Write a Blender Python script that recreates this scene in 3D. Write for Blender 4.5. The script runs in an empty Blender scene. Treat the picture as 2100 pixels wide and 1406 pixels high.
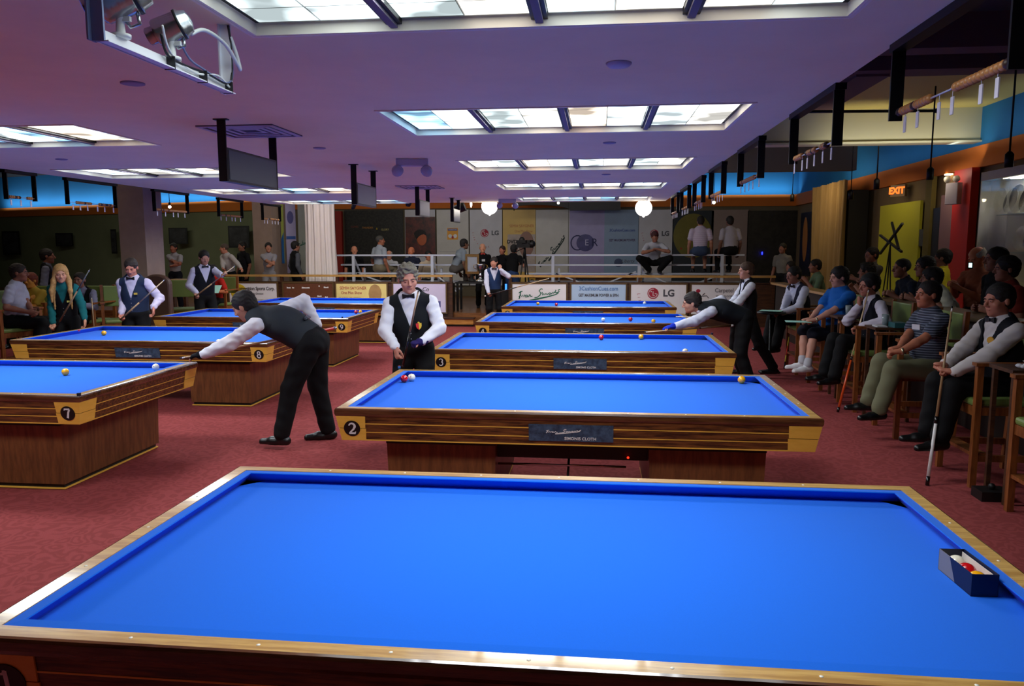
import bpy, math, random
import numpy as np
from mathutils import Vector, Matrix
random.seed(7)
C = bpy.data.collections.new('Hall'); bpy.context.scene.collection.children.link(C)
SC = bpy.context.scene
# ---------------------------------------------------------------- camera, world, exposure
CAMZ, FPX, YAW, PIT, ROL = 1.79, 1581.8, -.10925, .12315, -.00184
def _basis():
    cy, sy, cp, sp = math.cos(YAW), math.sin(YAW), math.cos(PIT), math.sin(PIT)
    f = Vector((sy*cp, cy*cp, -sp)); r = Vector((cy, -sy, 0)); u = r.cross(f)
    cr, sr = math.cos(ROL), math.sin(ROL)
    return r*cr+u*sr, -r*sr+u*cr, f
CR, CU, CF = _basis()
cam = bpy.data.objects.new('Camera', bpy.data.cameras.new('Camera')); C.objects.link(cam)
cam.matrix_world = Matrix(((CR.x, CU.x, -CF.x, 0), (CR.y, CU.y, -CF.y, 0), (CR.z, CU.z, -CF.z, CAMZ), (0, 0, 0, 1)))
cam.data.sensor_width = 36; cam.data.lens = FPX/2100*36; cam.data.clip_start = .05; cam.data.clip_end = 80
SC.camera = cam
def ray(px, py): return CF+CR*((px-1050)/FPX)-CU*((py-703)/FPX)
def aY(px, py, Y): d = ray(px, py); t = Y/d.y; return Vector((0, 0, CAMZ))+d*t
def aX(px, py, X): d = ray(px, py); t = X/d.x; return Vector((0, 0, CAMZ))+d*t
def aZ(px, py, Z): d = ray(px, py); t = (Z-CAMZ)/d.z; return Vector((0, 0, CAMZ))+d*t
W = bpy.data.worlds.new('World'); SC.world = W; W.use_nodes = True
W.node_tree.nodes['Background'].inputs[0].default_value = (.35, .4, .6, 1)
W.node_tree.nodes['Background'].inputs[1].default_value = .012
SC.view_settings.view_transform = 'Standard'; SC.view_settings.look = 'None'
SC.view_settings.exposure = 0; SC.view_settings.gamma = 1
LAMP_W = 54; PANEL_L = 3.0        # brightness of the luminous ceiling panels
# ---------------------------------------------------------------- helpers
def lin(c): return tuple((v/255/12.92 if v/255 <= .04045 else ((v/255+.055)/1.055)**2.4) for v in c)
MATS = {}
def mat(name, rgb, rough=.6, metal=0, noise=0, scale=8, bump=0, bscale=60, emit=0, ecol=None, alpha=1, trans=0, coat=0, sheen=0, stretch=None, dark=None, spec=None, srgb=True):
    if name in MATS: return MATS[name]
    m = bpy.data.materials.new(name); m.use_nodes = True; nt = m.node_tree; N = nt.nodes; L = nt.links
    b = N['Principled BSDF']; c = lin(rgb) if srgb else rgb
    b.inputs['Base Color'].default_value = (*c, 1); b.inputs['Roughness'].default_value = rough; b.inputs['Metallic'].default_value = metal
    if coat: b.inputs['Coat Weight'].default_value = coat; b.inputs['Coat Roughness'].default_value = .08
    if sheen: b.inputs['Sheen Weight'].default_value = sheen
    if spec is not None: b.inputs['Specular IOR Level'].default_value = spec
    if trans: b.inputs['Transmission Weight'].default_value = trans
    if alpha < 1: b.inputs['Alpha'].default_value = alpha
    if emit: b.inputs['Emission Color'].default_value = (*(lin(ecol) if ecol else c), 1); b.inputs['Emission Strength'].default_value = emit
    if noise or bump:
        tc = N.new('ShaderNodeTexCoord'); mp = N.new('ShaderNodeMapping'); L.new(tc.outputs['Object'], mp.inputs[0])
        if stretch: mp.inputs['Scale'].default_value = stretch
    if noise:
        t = N.new('ShaderNodeTexNoise'); t.inputs['Scale'].default_value = scale; t.inputs['Detail'].default_value = 6; t.inputs['Roughness'].default_value = .65
        L.new(mp.outputs[0], t.inputs['Vector'])
        r = N.new('ShaderNodeValToRGB'); d = lin(dark) if dark else tuple(v*(1-noise) for v in c)
        r.color_ramp.elements[0].position = .36; r.color_ramp.elements[0].color = (*d, 1)
        r.color_ramp.elements[1].position = .64; r.color_ramp.elements[1].color = (*c, 1)
        L.new(t.outputs['Fac'], r.inputs[0]); L.new(r.outputs[0], b.inputs['Base Color'])
    if bump:
        t2 = N.new('ShaderNodeTexNoise'); t2.inputs['Scale'].default_value = bscale; t2.inputs['Detail'].default_value = 3
        L.new(mp.outputs[0], t2.inputs['Vector'])
        bp = N.new('ShaderNodeBump'); bp.inputs['Strength'].default_value = bump; bp.inputs['Distance'].default_value = .01
        L.new(t2.outputs['Fac'], bp.inputs['Height']); L.new(bp.outputs[0], b.inputs['Normal'])
    MATS[name] = m; return m
class MB:
    """collects shapes, builds one mesh object"""
    def __init__(s): s.v = []; s.f = []; s.mi = []; s.sm = []; s.mats = []
    def _m(s, m):
        if m is None: return 0
        if m not in s.mats: s.mats.append(m)
        return s.mats.index(m)
    def add(s, vs, fs, m=None, smooth=False, M=None):
        o = len(s.v); k = s._m(m)
        s.v += [tuple(M @ Vector(v)) for v in vs] if M else [tuple(v) for v in vs]
        s.f += [tuple(i+o for i in f) for f in fs]; s.mi += [k]*len(fs); s.sm += [smooth]*len(fs); return s
    def box(s, x0, x1, y0, y1, z0, z1, m=None, M=None, taper=None):
        vs = [(x, y, z) for z in (z0, z1) for y in (y0, y1) for x in (x0, x1)]
        if taper:  # inset of the bottom
            tx, ty = taper; cx, cy = (x0+x1)/2, (y0+y1)/2
            vs = [((x+(tx if x < cx else -tx)) if z == z0 else x, (y+(ty if y < cy else -ty)) if z == z0 else y, z) for x, y, z in vs]
        return s.add(vs, [(0, 2, 3, 1), (4, 5, 7, 6), (0, 1, 5, 4), (2, 6, 7, 3), (0, 4, 6, 2), (1, 3, 7, 5)], m, False, M)
    def bar(s, a, b, w, d=None, m=None, up=(0, 0, 1)):
        a = Vector(a); b = Vector(b); d = d or w; z = (b-a); l = z.length; z.normalize()
        x = z.cross(Vector(up))
        if x.length < 1e-4: x = z.cross(Vector((0, 1, 0)))
        x.normalize(); y = z.cross(x)
        M = Matrix(((x.x, y.x, z.x, a.x), (x.y, y.y, z.y, a.y), (x.z, y.z, z.z, a.z), (0, 0, 0, 1)))
        return s.box(-w/2, w/2, -d/2, d/2, 0, l, m, M)
    def tube(s, pts, r, n=8, m=None, cap=True):
        pts = [Vector(p) for p in pts]; rs = r if isinstance(r, (list, tuple)) else [r]*len(pts)
        vs = []; fs = []; x = None
        for i, p in enumerate(pts):
            t = (pts[min(i+1, len(pts)-1)]-pts[max(i-1, 0)]).normalized()
            if x is None:
                x = t.cross(Vector((0, 0, 1)));
                if x.length < 1e-3: x = Vector((1, 0, 0))
            x = (x-t*x.dot(t)).normalized(); y = t.cross(x)
            for k in range(n):
                a = 2*math.pi*k/n; vs.append(p+(x*math.cos(a)+y*math.sin(a))*rs[i])
        for i in range(len(pts)-1):
            for k in range(n): fs.append((i*n+k, i*n+(k+1) % n, (i+1)*n+(k+1) % n, (i+1)*n+k))
        if cap: fs.append(tuple(range(n))[::-1]); fs.append(tuple((len(pts)-1)*n+k for k in range(n)))
        return s.add(vs, fs, m, True)
    def lathe(s, prof, n=24, m=None, M=None, smooth=True):
        vs = []; fs = []
        for r, z in prof:
            for k in range(n):
                a = 2*math.pi*k/n; vs.append((r*math.cos(a), r*math.sin(a), z))
        for i in range(len(prof)-1):
            for k in range(n): fs.append((i*n+k, i*n+(k+1) % n, (i+1)*n+(k+1) % n, (i+1)*n+k))
        if prof[0][0] > 1e-4: fs.append(tuple(range(n))[::-1])
        if prof[-1][0] > 1e-4: fs.append(tuple((len(prof)-1)*n+k for k in range(n)))
        return s.add(vs, fs, m, smooth, M)
    def sphere(s, c, r, n=20, m=None, sc=(1, 1, 1)):
        h = n//2; prof = [(math.sin(math.pi*i/h), -math.cos(math.pi*i/h)) for i in range(h+1)]
        M = Matrix.Translation(c) @ Matrix.Diagonal((r*sc[0], r*sc[1], r*sc[2], 1))
        return s.lathe([(max(a, 1e-5), b) for a, b in prof], n, m, M)
    def prism(s, poly, z0, z1, m=None, M=None):
        n = len(poly); vs = [(x, y, z0) for x, y in poly]+[(x, y, z1) for x, y in poly]
        fs = [tuple(range(n))[::-1], tuple(range(n, 2*n))]+[(i, (i+1) % n, n+(i+1) % n, n+i) for i in range(n)]
        return s.add(vs, fs, m, False, M)
    def build(s, name, m=None, parent=None, loc=None, bevel=0, rotz=0):
        me = bpy.data.meshes.new(name); me.from_pydata(s.v, [], s.f); me.update()
        if m is not None and not s.mats: me.materials.append(m)
        for q in s.mats: me.materials.append(q)
        if s.mats: me.polygons.foreach_set('material_index', s.mi)
        me.polygons.foreach_set('use_smooth', s.sm)
        o = bpy.data.objects.new(name, me); C.objects.link(o)
        if parent: o.parent = parent
        if loc: o.location = loc
        if rotz: o.rotation_euler.z = rotz
        if bevel:
            b = o.modifiers.new('Bevel', 'BEVEL'); b.width = bevel; b.segments = 2; b.limit_method = 'ANGLE'; b.angle_limit = .6
        return o
def tag(o, label=None, cat=None, group=None, kind=None):
    if label: o['label'] = label
    if cat: o['category'] = cat
    if group: o['group'] = group
    if kind: o['kind'] = kind
    return o
def thing(name, loc, label, cat, rotz=0, group=None):
    o = bpy.data.objects.new(name, None); C.objects.link(o); o.location = loc; o.rotation_euler = (0, 0, rotz)
    o.empty_display_size = .1
    return tag(o, label, cat, group)
def struct(mb, name, m): return tag(mb.build(name, m), kind='structure')
def kids(o): return [c for c in C.objects if c.parent == o]
def copy_tree(o, parent=None):
    c = o.copy(); C.objects.link(c); c.parent = parent
    for ch in kids(o): copy_tree(ch, c)
    return c
# text made of real mesh (font outlines), local: x right, z up, facing -y
def text(s, size, name, m, parent, loc, rotz=0, bold=0, align='CENTER', ext=.001, stretch=1, roty=0, shear=0):
    cu = bpy.data.curves.new(name, 'FONT'); cu.body = s; cu.size = size; cu.align_x = align; cu.align_y = 'CENTER'
    cu.extrude = ext; cu.offset = bold; cu.resolution_u = 3; cu.shear = shear
    t = bpy.data.objects.new(name, cu); SC.collection.objects.link(t)
    dg = bpy.context.evaluated_depsgraph_get(); me = bpy.data.meshes.new_from_object(t.evaluated_get(dg)); SC.collection.objects.unlink(t); bpy.data.objects.remove(t)
    me.materials.clear(); me.materials.append(m)
    me.transform(Matrix.Rotation(rotz, 4, 'Z') @ Matrix.Rotation(roty, 4, 'Y') @ Matrix.Rotation(math.pi/2, 4, 'X') @ Matrix.Diagonal((stretch, 1, 1, 1)))
    o = bpy.data.objects.new(name, me); C.objects.link(o); o.parent = parent; o.location = loc
    return o
# brush strokes: list of polylines of (x, z[, width]) -> flat ribbons facing -y, thickness t
def strokes(mb, lines, w, sx, sz, ox, oz, y, m=None, t=.0015, M=None):
    for ln in lines:
        P = [(ox+p[0]*sx, oz+p[1]*sz, (p[2] if len(p) > 2 else 1)*w) for p in ln]
        L = []; R = []
        for i, (x, z, ww) in enumerate(P):
            a = P[max(i-1, 0)]; b = P[min(i+1, len(P)-1)]; dx, dz = b[0]-a[0], b[1]-a[1]; l = math.hypot(dx, dz) or 1
            L.append((x-dz/l*ww/2, z+dx/l*ww/2)); R.append((x+dz/l*ww/2, z-dx/l*ww/2))
        n = len(P); vs = [(x, y-t, z) for x, z in L]+[(x, y-t, z) for x, z in R]+[(x, y, z) for x, z in L]+[(x, y, z) for x, z in R]
        fs = [(n+i, n+i+1, i+1, i) for i in range(n-1)]+[(i, i+1, 2*n+i+1, 2*n+i) for i in range(n-1)]+[(3*n+i, 3*n+i+1, n+i+1, n+i) for i in range(n-1)]
        mb.add(vs, fs, m, False, M)
def arc(cx, cz, r, a0, a1, n=8, w=1, rz=None, w1=None):
    rz = rz or r
    return [(cx+r*math.cos(math.radians(a0+(a1-a0)*i/n)), cz+rz*math.sin(math.radians(a0+(a1-a0)*i/n)), w+((w1 if w1 is not None else w)-w)*i/n) for i in range(n+1)]
# signature-like lettering, unit box about 1 x .4
SIG = [[(0, .26), (.04, .31), (.09, .33)], [(.05, .32), (.03, .2), (.02, .1), (.0, .06)], [(.0, .12), (.05, .2), (.07, .13), (.1, .2), (.12, .13), (.15, .21)],
       [(.2, .2), (.16, .17), (.17, .12), (.2, .14), (.21, .2), (.21, .13), (.24, .14), (.26, .21), (.28, .2), (.29, .14), (.33, .16)],
       [(.58, .4), (.54, .42), (.49, .34), (.53, .28), (.52, .2), (.45, .12), (.38, .1)], [(.56, .24), (.57, .3)], [(.57, .24), (.58, .19), (.61, .25), (.63, .2), (.66, .26), (.68, .21), (.71, .24)],
       [(.76, .28), (.72, .25), (.74, .21), (.78, .24), (.76, .28)], [(.79, .23), (.82, .3), (.83, .25), (.86, .31), (.87, .27)], [(.9, .38), (.88, .3), (.91, .28)], [(1.0, .4), (.95, .37), (.98, .33), (.94, .29), (.9, .27)],
       [(.26, .0, 1.6), (.45, .06, 1.6), (.7, .14, 1.3), (.9, .22, 1), (.97, .28, .6)]]
DIG = {'1': [[(-.16, .3, .5), (-.02, .36, .8), (0, .5, .4)], [(0, .48, 1), (0, -.48, 1)], [(-.17, -.49, .5), (.17, -.49, .5)]],
 '2': [arc(0, .22, .22, 170, -10, 9, .6, .26, 1.25)+[(.12, -.05, .95), (-.2, -.42, .7)], [(-.24, -.44, .9), (.22, -.44, 1), (.27, -.28, .4)]],
 '3': [arc(-.02, .25, .2, 160, -60, 8, .5, .23, 1.1), arc(-.03, -.2, .23, 75, -150, 10, 1, .27, .5)],
 '4': [[(.06, .48, .7), (-.26, -.16, .5)], [(-.28, -.18, .8), (.26, -.18, .8)], [(.08, .48, 1.1), (.08, -.48, 1.1)]],
 '5': [[(.2, .45, 1), (-.12, .45, 1)], [(-.12, .47, .6), (-.17, .06, .6)], arc(-.03, -.17, .23, 110, -150, 10, 1, .28, .6)],
 '6': [[(.2, .47, .5), (0, .35, .8), (-.16, .1, 1.1), (-.2, -.15, 1.1)], arc(0, -.2, .2, 0, 360, 14, 1, .27)],
 '7': [[(-.25, .3, .4), (-.22, .43, .9), (.24, .43, 1)], [(.22, .43, .9), (.08, .1, 1.1), (-.04, -.48, 1.3)]],
 '8': [arc(0, .25, .17, 0, 360, 14, .9, .22), arc(0, -.22, .21, 0, 360, 14, 1, .26)],
 '9': [[(-.2, -.47, .5), (0, -.35, .8), (.16, -.1, 1.1), (.2, .15, 1.1)], arc(0, .2, .2, 0, 360, 14, 1, .27)]}
DIG['0'] = [arc(0, 0, .2, 0, 360, 14, 1, .46)]
# ---------------------------------------------------------------- materials
def wood(name, c1, c2, rough=.35, sc=(1, 12, 12), coat=.3, scale=3):
    if name in MATS: return MATS[name]
    m = mat(name, c1, rough, coat=coat, noise=.5, scale=scale, stretch=sc, dark=c2)
    N = m.node_tree.nodes; r = [n for n in N if n.type == 'VALTORGB'][0]
    r.color_ramp.elements[0].position = .4; r.color_ramp.elements[1].position = .6
    return m
RAIL = wood('rail_wood', (210, 168, 94), (178, 132, 66), .4, (1.2, 14, 14), .75)
RAILD = wood('rail_side_wood', (112, 70, 40), (76, 44, 24), .2, (1, 12, 12), 1)
APRON = wood('wenge', (128, 78, 36), (56, 30, 15), .4, (1.2, 9, 16), .2, 4)
PED = wood('pedestal_wood', (124, 76, 40), (98, 58, 30), .45, (9, 9, 1.2), .15, 3)
MAPLE = wood('maple', (255, 200, 84), (248, 190, 74), .4, (2, 2, 9), .2)
BLUE = mat('blue_cloth', (8, 103, 222), .95, noise=.05, scale=300, sheen=.15, spec=.1)
BLACK = mat('black_paint', (10, 10, 12), .5)
BLACKM = mat('black_metal', (9, 9, 12), .45, .3)
WHITE = mat('white_paint', (235, 235, 235), .5)
PEARL = mat('pearl', (250, 246, 230), .3)
CHROME = mat('chrome', (225, 228, 232), .15, 1)
ALU = mat('aluminium', (216, 219, 230), .35, .3)
SLATE = mat('sponsor_plate', (70, 96, 124), .5, noise=.45, scale=22, dark=(34, 52, 74))
OAK = wood('chair_wood', (150, 88, 42), (118, 64, 28), .4, (10, 10, 1.5), .2)
GREENV = mat('green_vinyl', (150, 170, 90), .4, bump=.05)
# ---------------------------------------------------------------- floor, ceiling, walls
def carpet():
    m = mat('carpet', (150, 58, 66), .95, spec=.1); nt = m.node_tree; N = nt.nodes; L = nt.links; b = N['Principled BSDF']
    tc = N.new('ShaderNodeTexCoord'); n1 = N.new('ShaderNodeTexNoise'); n1.inputs['Scale'].default_value = 3.5; n1.inputs['Detail'].default_value = 2
    L.new(tc.outputs['Object'], n1.inputs[0])
    mx = N.new('ShaderNodeVectorMath'); mx.operation = 'MULTIPLY_ADD'; mx.inputs[1].default_value = (.35,)*3
    L.new(n1.outputs['Color'], mx.inputs[0]); L.new(tc.outputs['Object'], mx.inputs[2])
    v = N.new('ShaderNodeTexVoronoi'); v.feature = 'F1'; v.inputs['Scale'].default_value = 8.5; L.new(mx.outputs[0], v.inputs['Vector'])
    w = N.new('ShaderNodeMath'); w.operation = 'SINE'; k = N.new('ShaderNodeMath'); k.operation = 'MULTIPLY'; k.inputs[1].default_value = 15
    L.new(v.outputs['Distance'], k.inputs[0]); L.new(k.outputs[0], w.inputs[0])
    r = N.new('ShaderNodeValToRGB'); r.color_ramp.elements[0].position = .2; r.color_ramp.elements[1].position = .8
    r.color_ramp.elements[0].color = (*lin((148, 68, 67)), 1); r.color_ramp.elements[1].color = (*lin((162, 76, 76)), 1)
    mr = N.new('ShaderNodeMapRange'); mr.inputs[1].default_value = -1; L.new(w.outputs[0], mr.inputs[0]); L.new(mr.outputs[0], r.inputs[0])
    f = N.new('ShaderNodeTexNoise'); f.inputs['Scale'].default_value = 160; f.inputs['Detail'].default_value = 3; L.new(tc.outputs['Object'], f.inputs[0])
    mm = N.new('ShaderNodeMixRGB'); mm.blend_type = 'MULTIPLY'; mm.inputs[0].default_value = .35
    L.new(r.outputs[0], mm.inputs[1]); L.new(f.outputs['Fac'], mm.inputs[2]); L.new(mm.outputs[0], b.inputs['Base Color'])
    return m
mb = MB(); mb.box(-24, 5.9, -3, 17.8, -.1, 0); struct(mb, 'floor', carpet())
STG = wood('stage_floor_wood', (150, 96, 50), (110, 66, 34), .4, (1, 8, 8), .3)
mb = MB(); mb.box(-24, 5.9, 17.8, 29, -.1, .27); o = struct(mb, 'trim_1', STG)
CEIL = mat('ceiling_paint', (250, 236, 198), .9, noise=.06, scale=2, spec=.1)
LY_R = [2.66, 5.56, 8.45, 11.40, 14.36]; LY_L = [2.93, 5.85, 8.80, 11.75, 14.70]
LXR, LXL, LW, LD, CH = -.238, -4.93, 2.38, 1.10, 2.67
def slab(x0, x1, y0, y1, holes):
    mb = MB(); xs = sorted({x0, x1, *[h[0] for h in holes], *[h[1] for h in holes]}); ys = sorted({y0, y1, *[h[2] for h in holes], *[h[3] for h in holes]})
    for a, b in zip(xs, xs[1:]):
        for c, d in zip(ys, ys[1:]):
            mx, my = (a+b)/2, (c+d)/2
            if not any(h[0] < mx < h[1] and h[2] < my < h[3] for h in holes): mb.box(a, b, c, d, CH, CH+.16)
    return mb
holes = [(LXR-LW/2, LXR+LW/2, y-LD/2, y+LD/2) for y in LY_R]+[(LXL-LW/2, LXL+LW/2, y-LD/2, y+LD/2) for y in LY_L]
struct(slab(-6.6, 1.29, -2.5, 14.95, holes), 'ceiling', CEIL)
DARKC = mat('dark_ceiling', (40, 38, 40), .9)
mb = MB(); mb.box(-24, 5.9, -3, 29, 4.5, 4.6); o = struct(mb, 'trim_2', DARKC)
# back wall y = 24, slanting wall on the left, right wall x = 5.9
WALLD = mat('dim_wall_paint', (110, 100, 80), .9, noise=.12, scale=1.5)
ORANGE = mat('orange_paint', (206, 112, 34), .8, noise=.06, scale=2)
BLUEW = mat('blue_wall_paint', (36, 128, 190), .85, noise=.08, scale=1.2)
WALLR = mat('olive_wall_paint', (120, 100, 70), .9, noise=.1, scale=1.5)
def wallseg(a, b, th, zs, name, proud=.06):
    """zs: list of (z0, z1, material, proud)"""
    a = Vector(a); b = Vector(b); d = (b-a).normalized(); n = Vector((-d.y, d.x))
    mb = MB()
    for z0, z1, m, pr in zs:
        p = [a-n*pr, b-n*pr, b+n*th, a+n*th]; mb.prism([(q.x, q.y) for q in p], z0, z1, m)
    return tag(mb.build(name), kind='structure')
BANDS = lambda lo: [(0, 3.0, lo, 0), (3.0, 3.33, ORANGE, .08), (3.33, 4.5, BLUEW, 0)]
wallseg((-10, 24), (5.9, 24), .15, BANDS(WALLD), 'wall_back')
wallseg((-23.5, 28.2), (-10, 24), .15, BANDS(mat('left_wall_paint', (120, 126, 96), .9, noise=.15, scale=1)), 'wall_left')
wallseg((5.9, 24), (5.9, -3), .15, BANDS(WALLR), 'wall_right')
mb = MB(); mb.box(-24, 5.9, -3.15, -3, 0, 4.5); struct(mb, 'wall_front', mat('front_wall_paint', (60, 55, 60), .9))
mb = MB(); mb.box(-24.1, -23.9, -3, 28.5, 0, 4.5); struct(mb, 'wall_left_side', mat('side_wall_paint', (40, 42, 38), .9))
# transverse beams over the right-hand aisle and the ceiling between them
CREAM = mat('cream_paint', (208, 206, 176), .85)
GREYP = mat('grey_beam_paint', (110, 104, 96), .9)
mb = MB(); mb.box(1.5, 5.9, 13.0, 13.25, 3.40, 4.0); mb.box(1.5, 5.9, 12.94, 13.0, 3.40, 3.43); struct(mb, 'trim_3', CREAM)
mb = MB(); mb.box(1.6, 5.3, 16.9, 17.15, 3.36, 3.9); struct(mb, 'trim_4', GREYP)
mb = MB(); mb.box(3.6, 5.9, 10.6, 13.0, 3.93, 4.0); struct(mb, 'trim_5', mat('yellow_ceiling_paint', (222, 204, 120), .85))
mb = MB(); mb.box(1.8, 5.9, 10.2, 10.6, 3.93, 4.4); mb.box(1.8, 5.9, 8.8, 9.1, 3.85, 4.5); mb.box(3.2, 3.6, 10.4, 13.0, 3.9, 4.1); struct(mb, 'trim_6', mat('brown_beam_paint', (112, 82, 82), .9))
mb = MB(); mb.box(1.5, 5.9, 6.6, 8.8, 4.2, 4.5); struct(mb, 'trim_7', mat('grey_duct_paint', (86, 80, 74), .9))
def pil(name, x0, x1, y0, y1, z1, m, m2=None):
    mb = MB(); mb.box(x0, x1, y0, y1, 0, z1, m); return tag(mb.build(name), kind='structure')
BRICK = mat('pillar_paint', (170, 146, 130), .9, noise=.12, scale=5)
p1 = aY(240, 400, 12.5).x; p2 = aY(293, 400, 12.5).x
pil('trim_8', p1, p2, 12.5, 13.05, 3.9, BRICK)
p1 = aY(517, 430, 19.2).x; p2 = aY(556, 430, 19.2).x
pil('trim_9', p1, p2, 19.2, 20.2, 3.9, BRICK)
# ---------------------------------------------------------------- luminous ceiling lights
def panel_mat():
    m = bpy.data.materials.new('luminous_panel'); m.use_nodes = True; nt = m.node_tree; N = nt.nodes; L = nt.links
    for n in list(N): N.remove(n)
    out = N.new('ShaderNodeOutputMaterial'); em = N.new('ShaderNodeEmission'); L.new(em.outputs[0], out.inputs[0])
    tc = N.new('ShaderNodeTexCoord'); oi = N.new('ShaderNodeObjectInfo')
    sep = N.new('ShaderNodeSeparateXYZ'); L.new(tc.outputs['Object'], sep.inputs[0])
    def math_(op, a, b=None, c=None):
        n = N.new('ShaderNodeMath'); n.operation = op
        for i, q in enumerate((a, b, c)):
            if q is None: continue
            if isinstance(q, (int, float)): n.inputs[i].default_value = q
            else: L.new(q, n.inputs[i])
        return n.outputs[0]
    # tile seams: two columns, five rows
    side = math_('SIGN', sep.outputs[0]); seamx = math_('GREATER_THAN', math_('ABSOLUTE', sep.outputs[0]), .004)
    fy = math_('FRACT', math_('MULTIPLY', math_('ADD', sep.outputs[1], 2), 5.6)); seamy = math_('GREATER_THAN', fy, .045)
    seam = math_('MULTIPLY', seamx, seamy)
    cb = N.new('ShaderNodeCombineXYZ'); L.new(side, cb.inputs[0]); L.new(math_('MULTIPLY', oi.outputs['Random'], 37.7), cb.inputs[1])
    wn = N.new('ShaderNodeTexWhiteNoise'); L.new(cb.outputs[0], wn.inputs['Vector'])
    r = N.new('ShaderNodeValToRGB'); r.color_ramp.interpolation = 'CONSTANT'; e = r.color_ramp.elements
    e[0].position = 0; e[0].color = (.82, .95, 1, 1); e[1].position = .45; e[1].color = (.34, .66, 1, 1)
    for p, c in ((.62, (1, .97, .9)), (.85, (1, .83, .68)), (.93, (.78, .92, .95))): q = e.new(p); q.color = (*c, 1)
    L.new(wn.outputs['Value'], r.inputs[0])
    off = N.new('ShaderNodeVectorMath'); off.operation = 'ADD'; L.new(tc.outputs['Object'], off.inputs[0]); L.new(cb.outputs[0], off.inputs[1])
    n = N.new('ShaderNodeTexNoise'); n.inputs['Scale'].default_value = 3.0; n.inputs['Detail'].default_value = 1.5; L.new(off.outputs[0], n.inputs['Vector'])
    r2 = N.new('ShaderNodeValToRGB'); r2.color_ramp.elements[0].position = .38; r2.color_ramp.elements[0].color = (.22, .22, .22, 1); r2.color_ramp.elements[1].position = .6; r2.color_ramp.elements[1].color = (1.35, 1.35, 1.35, 1)
    L.new(n.outputs['Fac'], r2.inputs[0])
    mul = N.new('ShaderNodeMixRGB'); mul.blend_type = 'MULTIPLY'; mul.inputs[0].default_value = 1; L.new(r.outputs[0], mul.inputs[1]); L.new(r2.outputs[0], mul.inputs[2])
    L.new(mul.outputs[0], em.inputs['Color'])
    st = math_('MULTIPLY', math_('MULTIPLY_ADD', seam, .8, .2), PANEL_L); L.new(st, em.inputs['Strength'])
    return m
PANEL = panel_mat(); FRAMEW = mat('light_frame_wood', (246, 236, 218), .5); FIN = mat('grey_divider', (120, 112, 130), .6)
def ceiling_light(x, y, label):
    t = thing('ceiling_light', (x, y, CH), label, 'ceiling light')
    hw, hd, d, w = LW/2, LD/2, .024, .012
    mb = MB()
    for a in (-1, 1):
        mb.box(min(a*hw, a*(hw-w)), max(a*hw, a*(hw-w)), -hd, hd, -.006, d+.02)
        mb.box(-hw+w, hw-w, min(a*hd, a*(hd-w)), max(a*hd, a*(hd-w)), -.006, d+.02)
        mb.box(min(a*hw, a*(hw+.014)), max(a*hw, a*(hw+.014)), -hd-.014, hd+.014, -.008, .0)
        mb.box(-hw, hw, min(a*hd, a*(hd+.014)), max(a*hd, a*(hd+.014)), -.008, .0)
    mb.build('frame', FRAMEW, t)
    mb = MB(); mb.box(-hw+w, hw-w, -hd+w, hd-w, d+.02, d+.03); mb.build('housing', BLACK, t)
    n = 4; fw = .075; pw = (2*hw-2*w-.06-fw*(n-1))/n; x0 = -hw+w+.03
    for i in range(n):
        mb = MB(); mb.box(-pw/2, pw/2, -hd+w+.03, hd-w-.03, 0, .004)
        mb.build('diffuser_panel', PANEL, t, loc=(x0+pw/2, 0, d+.012))
        if i < n-1:
            mb = MB(); xx = x0+pw
            mb.box(xx+.022, xx+fw-.022, -hd+w, hd-w, .006, d+.018, FIN); mb.box(xx+.004, xx+.022, -hd+w, hd-w, .02, d+.018, BLACK); mb.box(xx+fw-.022, xx+fw-.004, -hd+w, hd-w, .02, d+.018, BLACK)
            mb.build('divider', None, t)
        x0 += pw+fw
    l = bpy.data.lights.new('luminaire', 'AREA'); l.shape = 'RECTANGLE'; l.size = 1.3; l.size_y = .55; l.energy = LAMP_W*(.8 if y < 3 else 1); l.spread = math.radians(160); l.color = (.93, .97, 1)
    lo_ = bpy.data.objects.new('luminaire', l); C.objects.link(lo_); lo_.parent = t; lo_.location = (0, 0, .028)
    return t
nm = ['nearest', 'second nearest', 'third', 'fourth', 'farthest']
for i, y in enumerate(LY_R): ceiling_light(LXR, y, '%s luminous four-panel ceiling light of the right-hand row' % nm[i])
for i, y in enumerate(LY_L): ceiling_light(LXL, y, '%s luminous four-panel ceiling light of the left-hand row' % nm[i])
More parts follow.
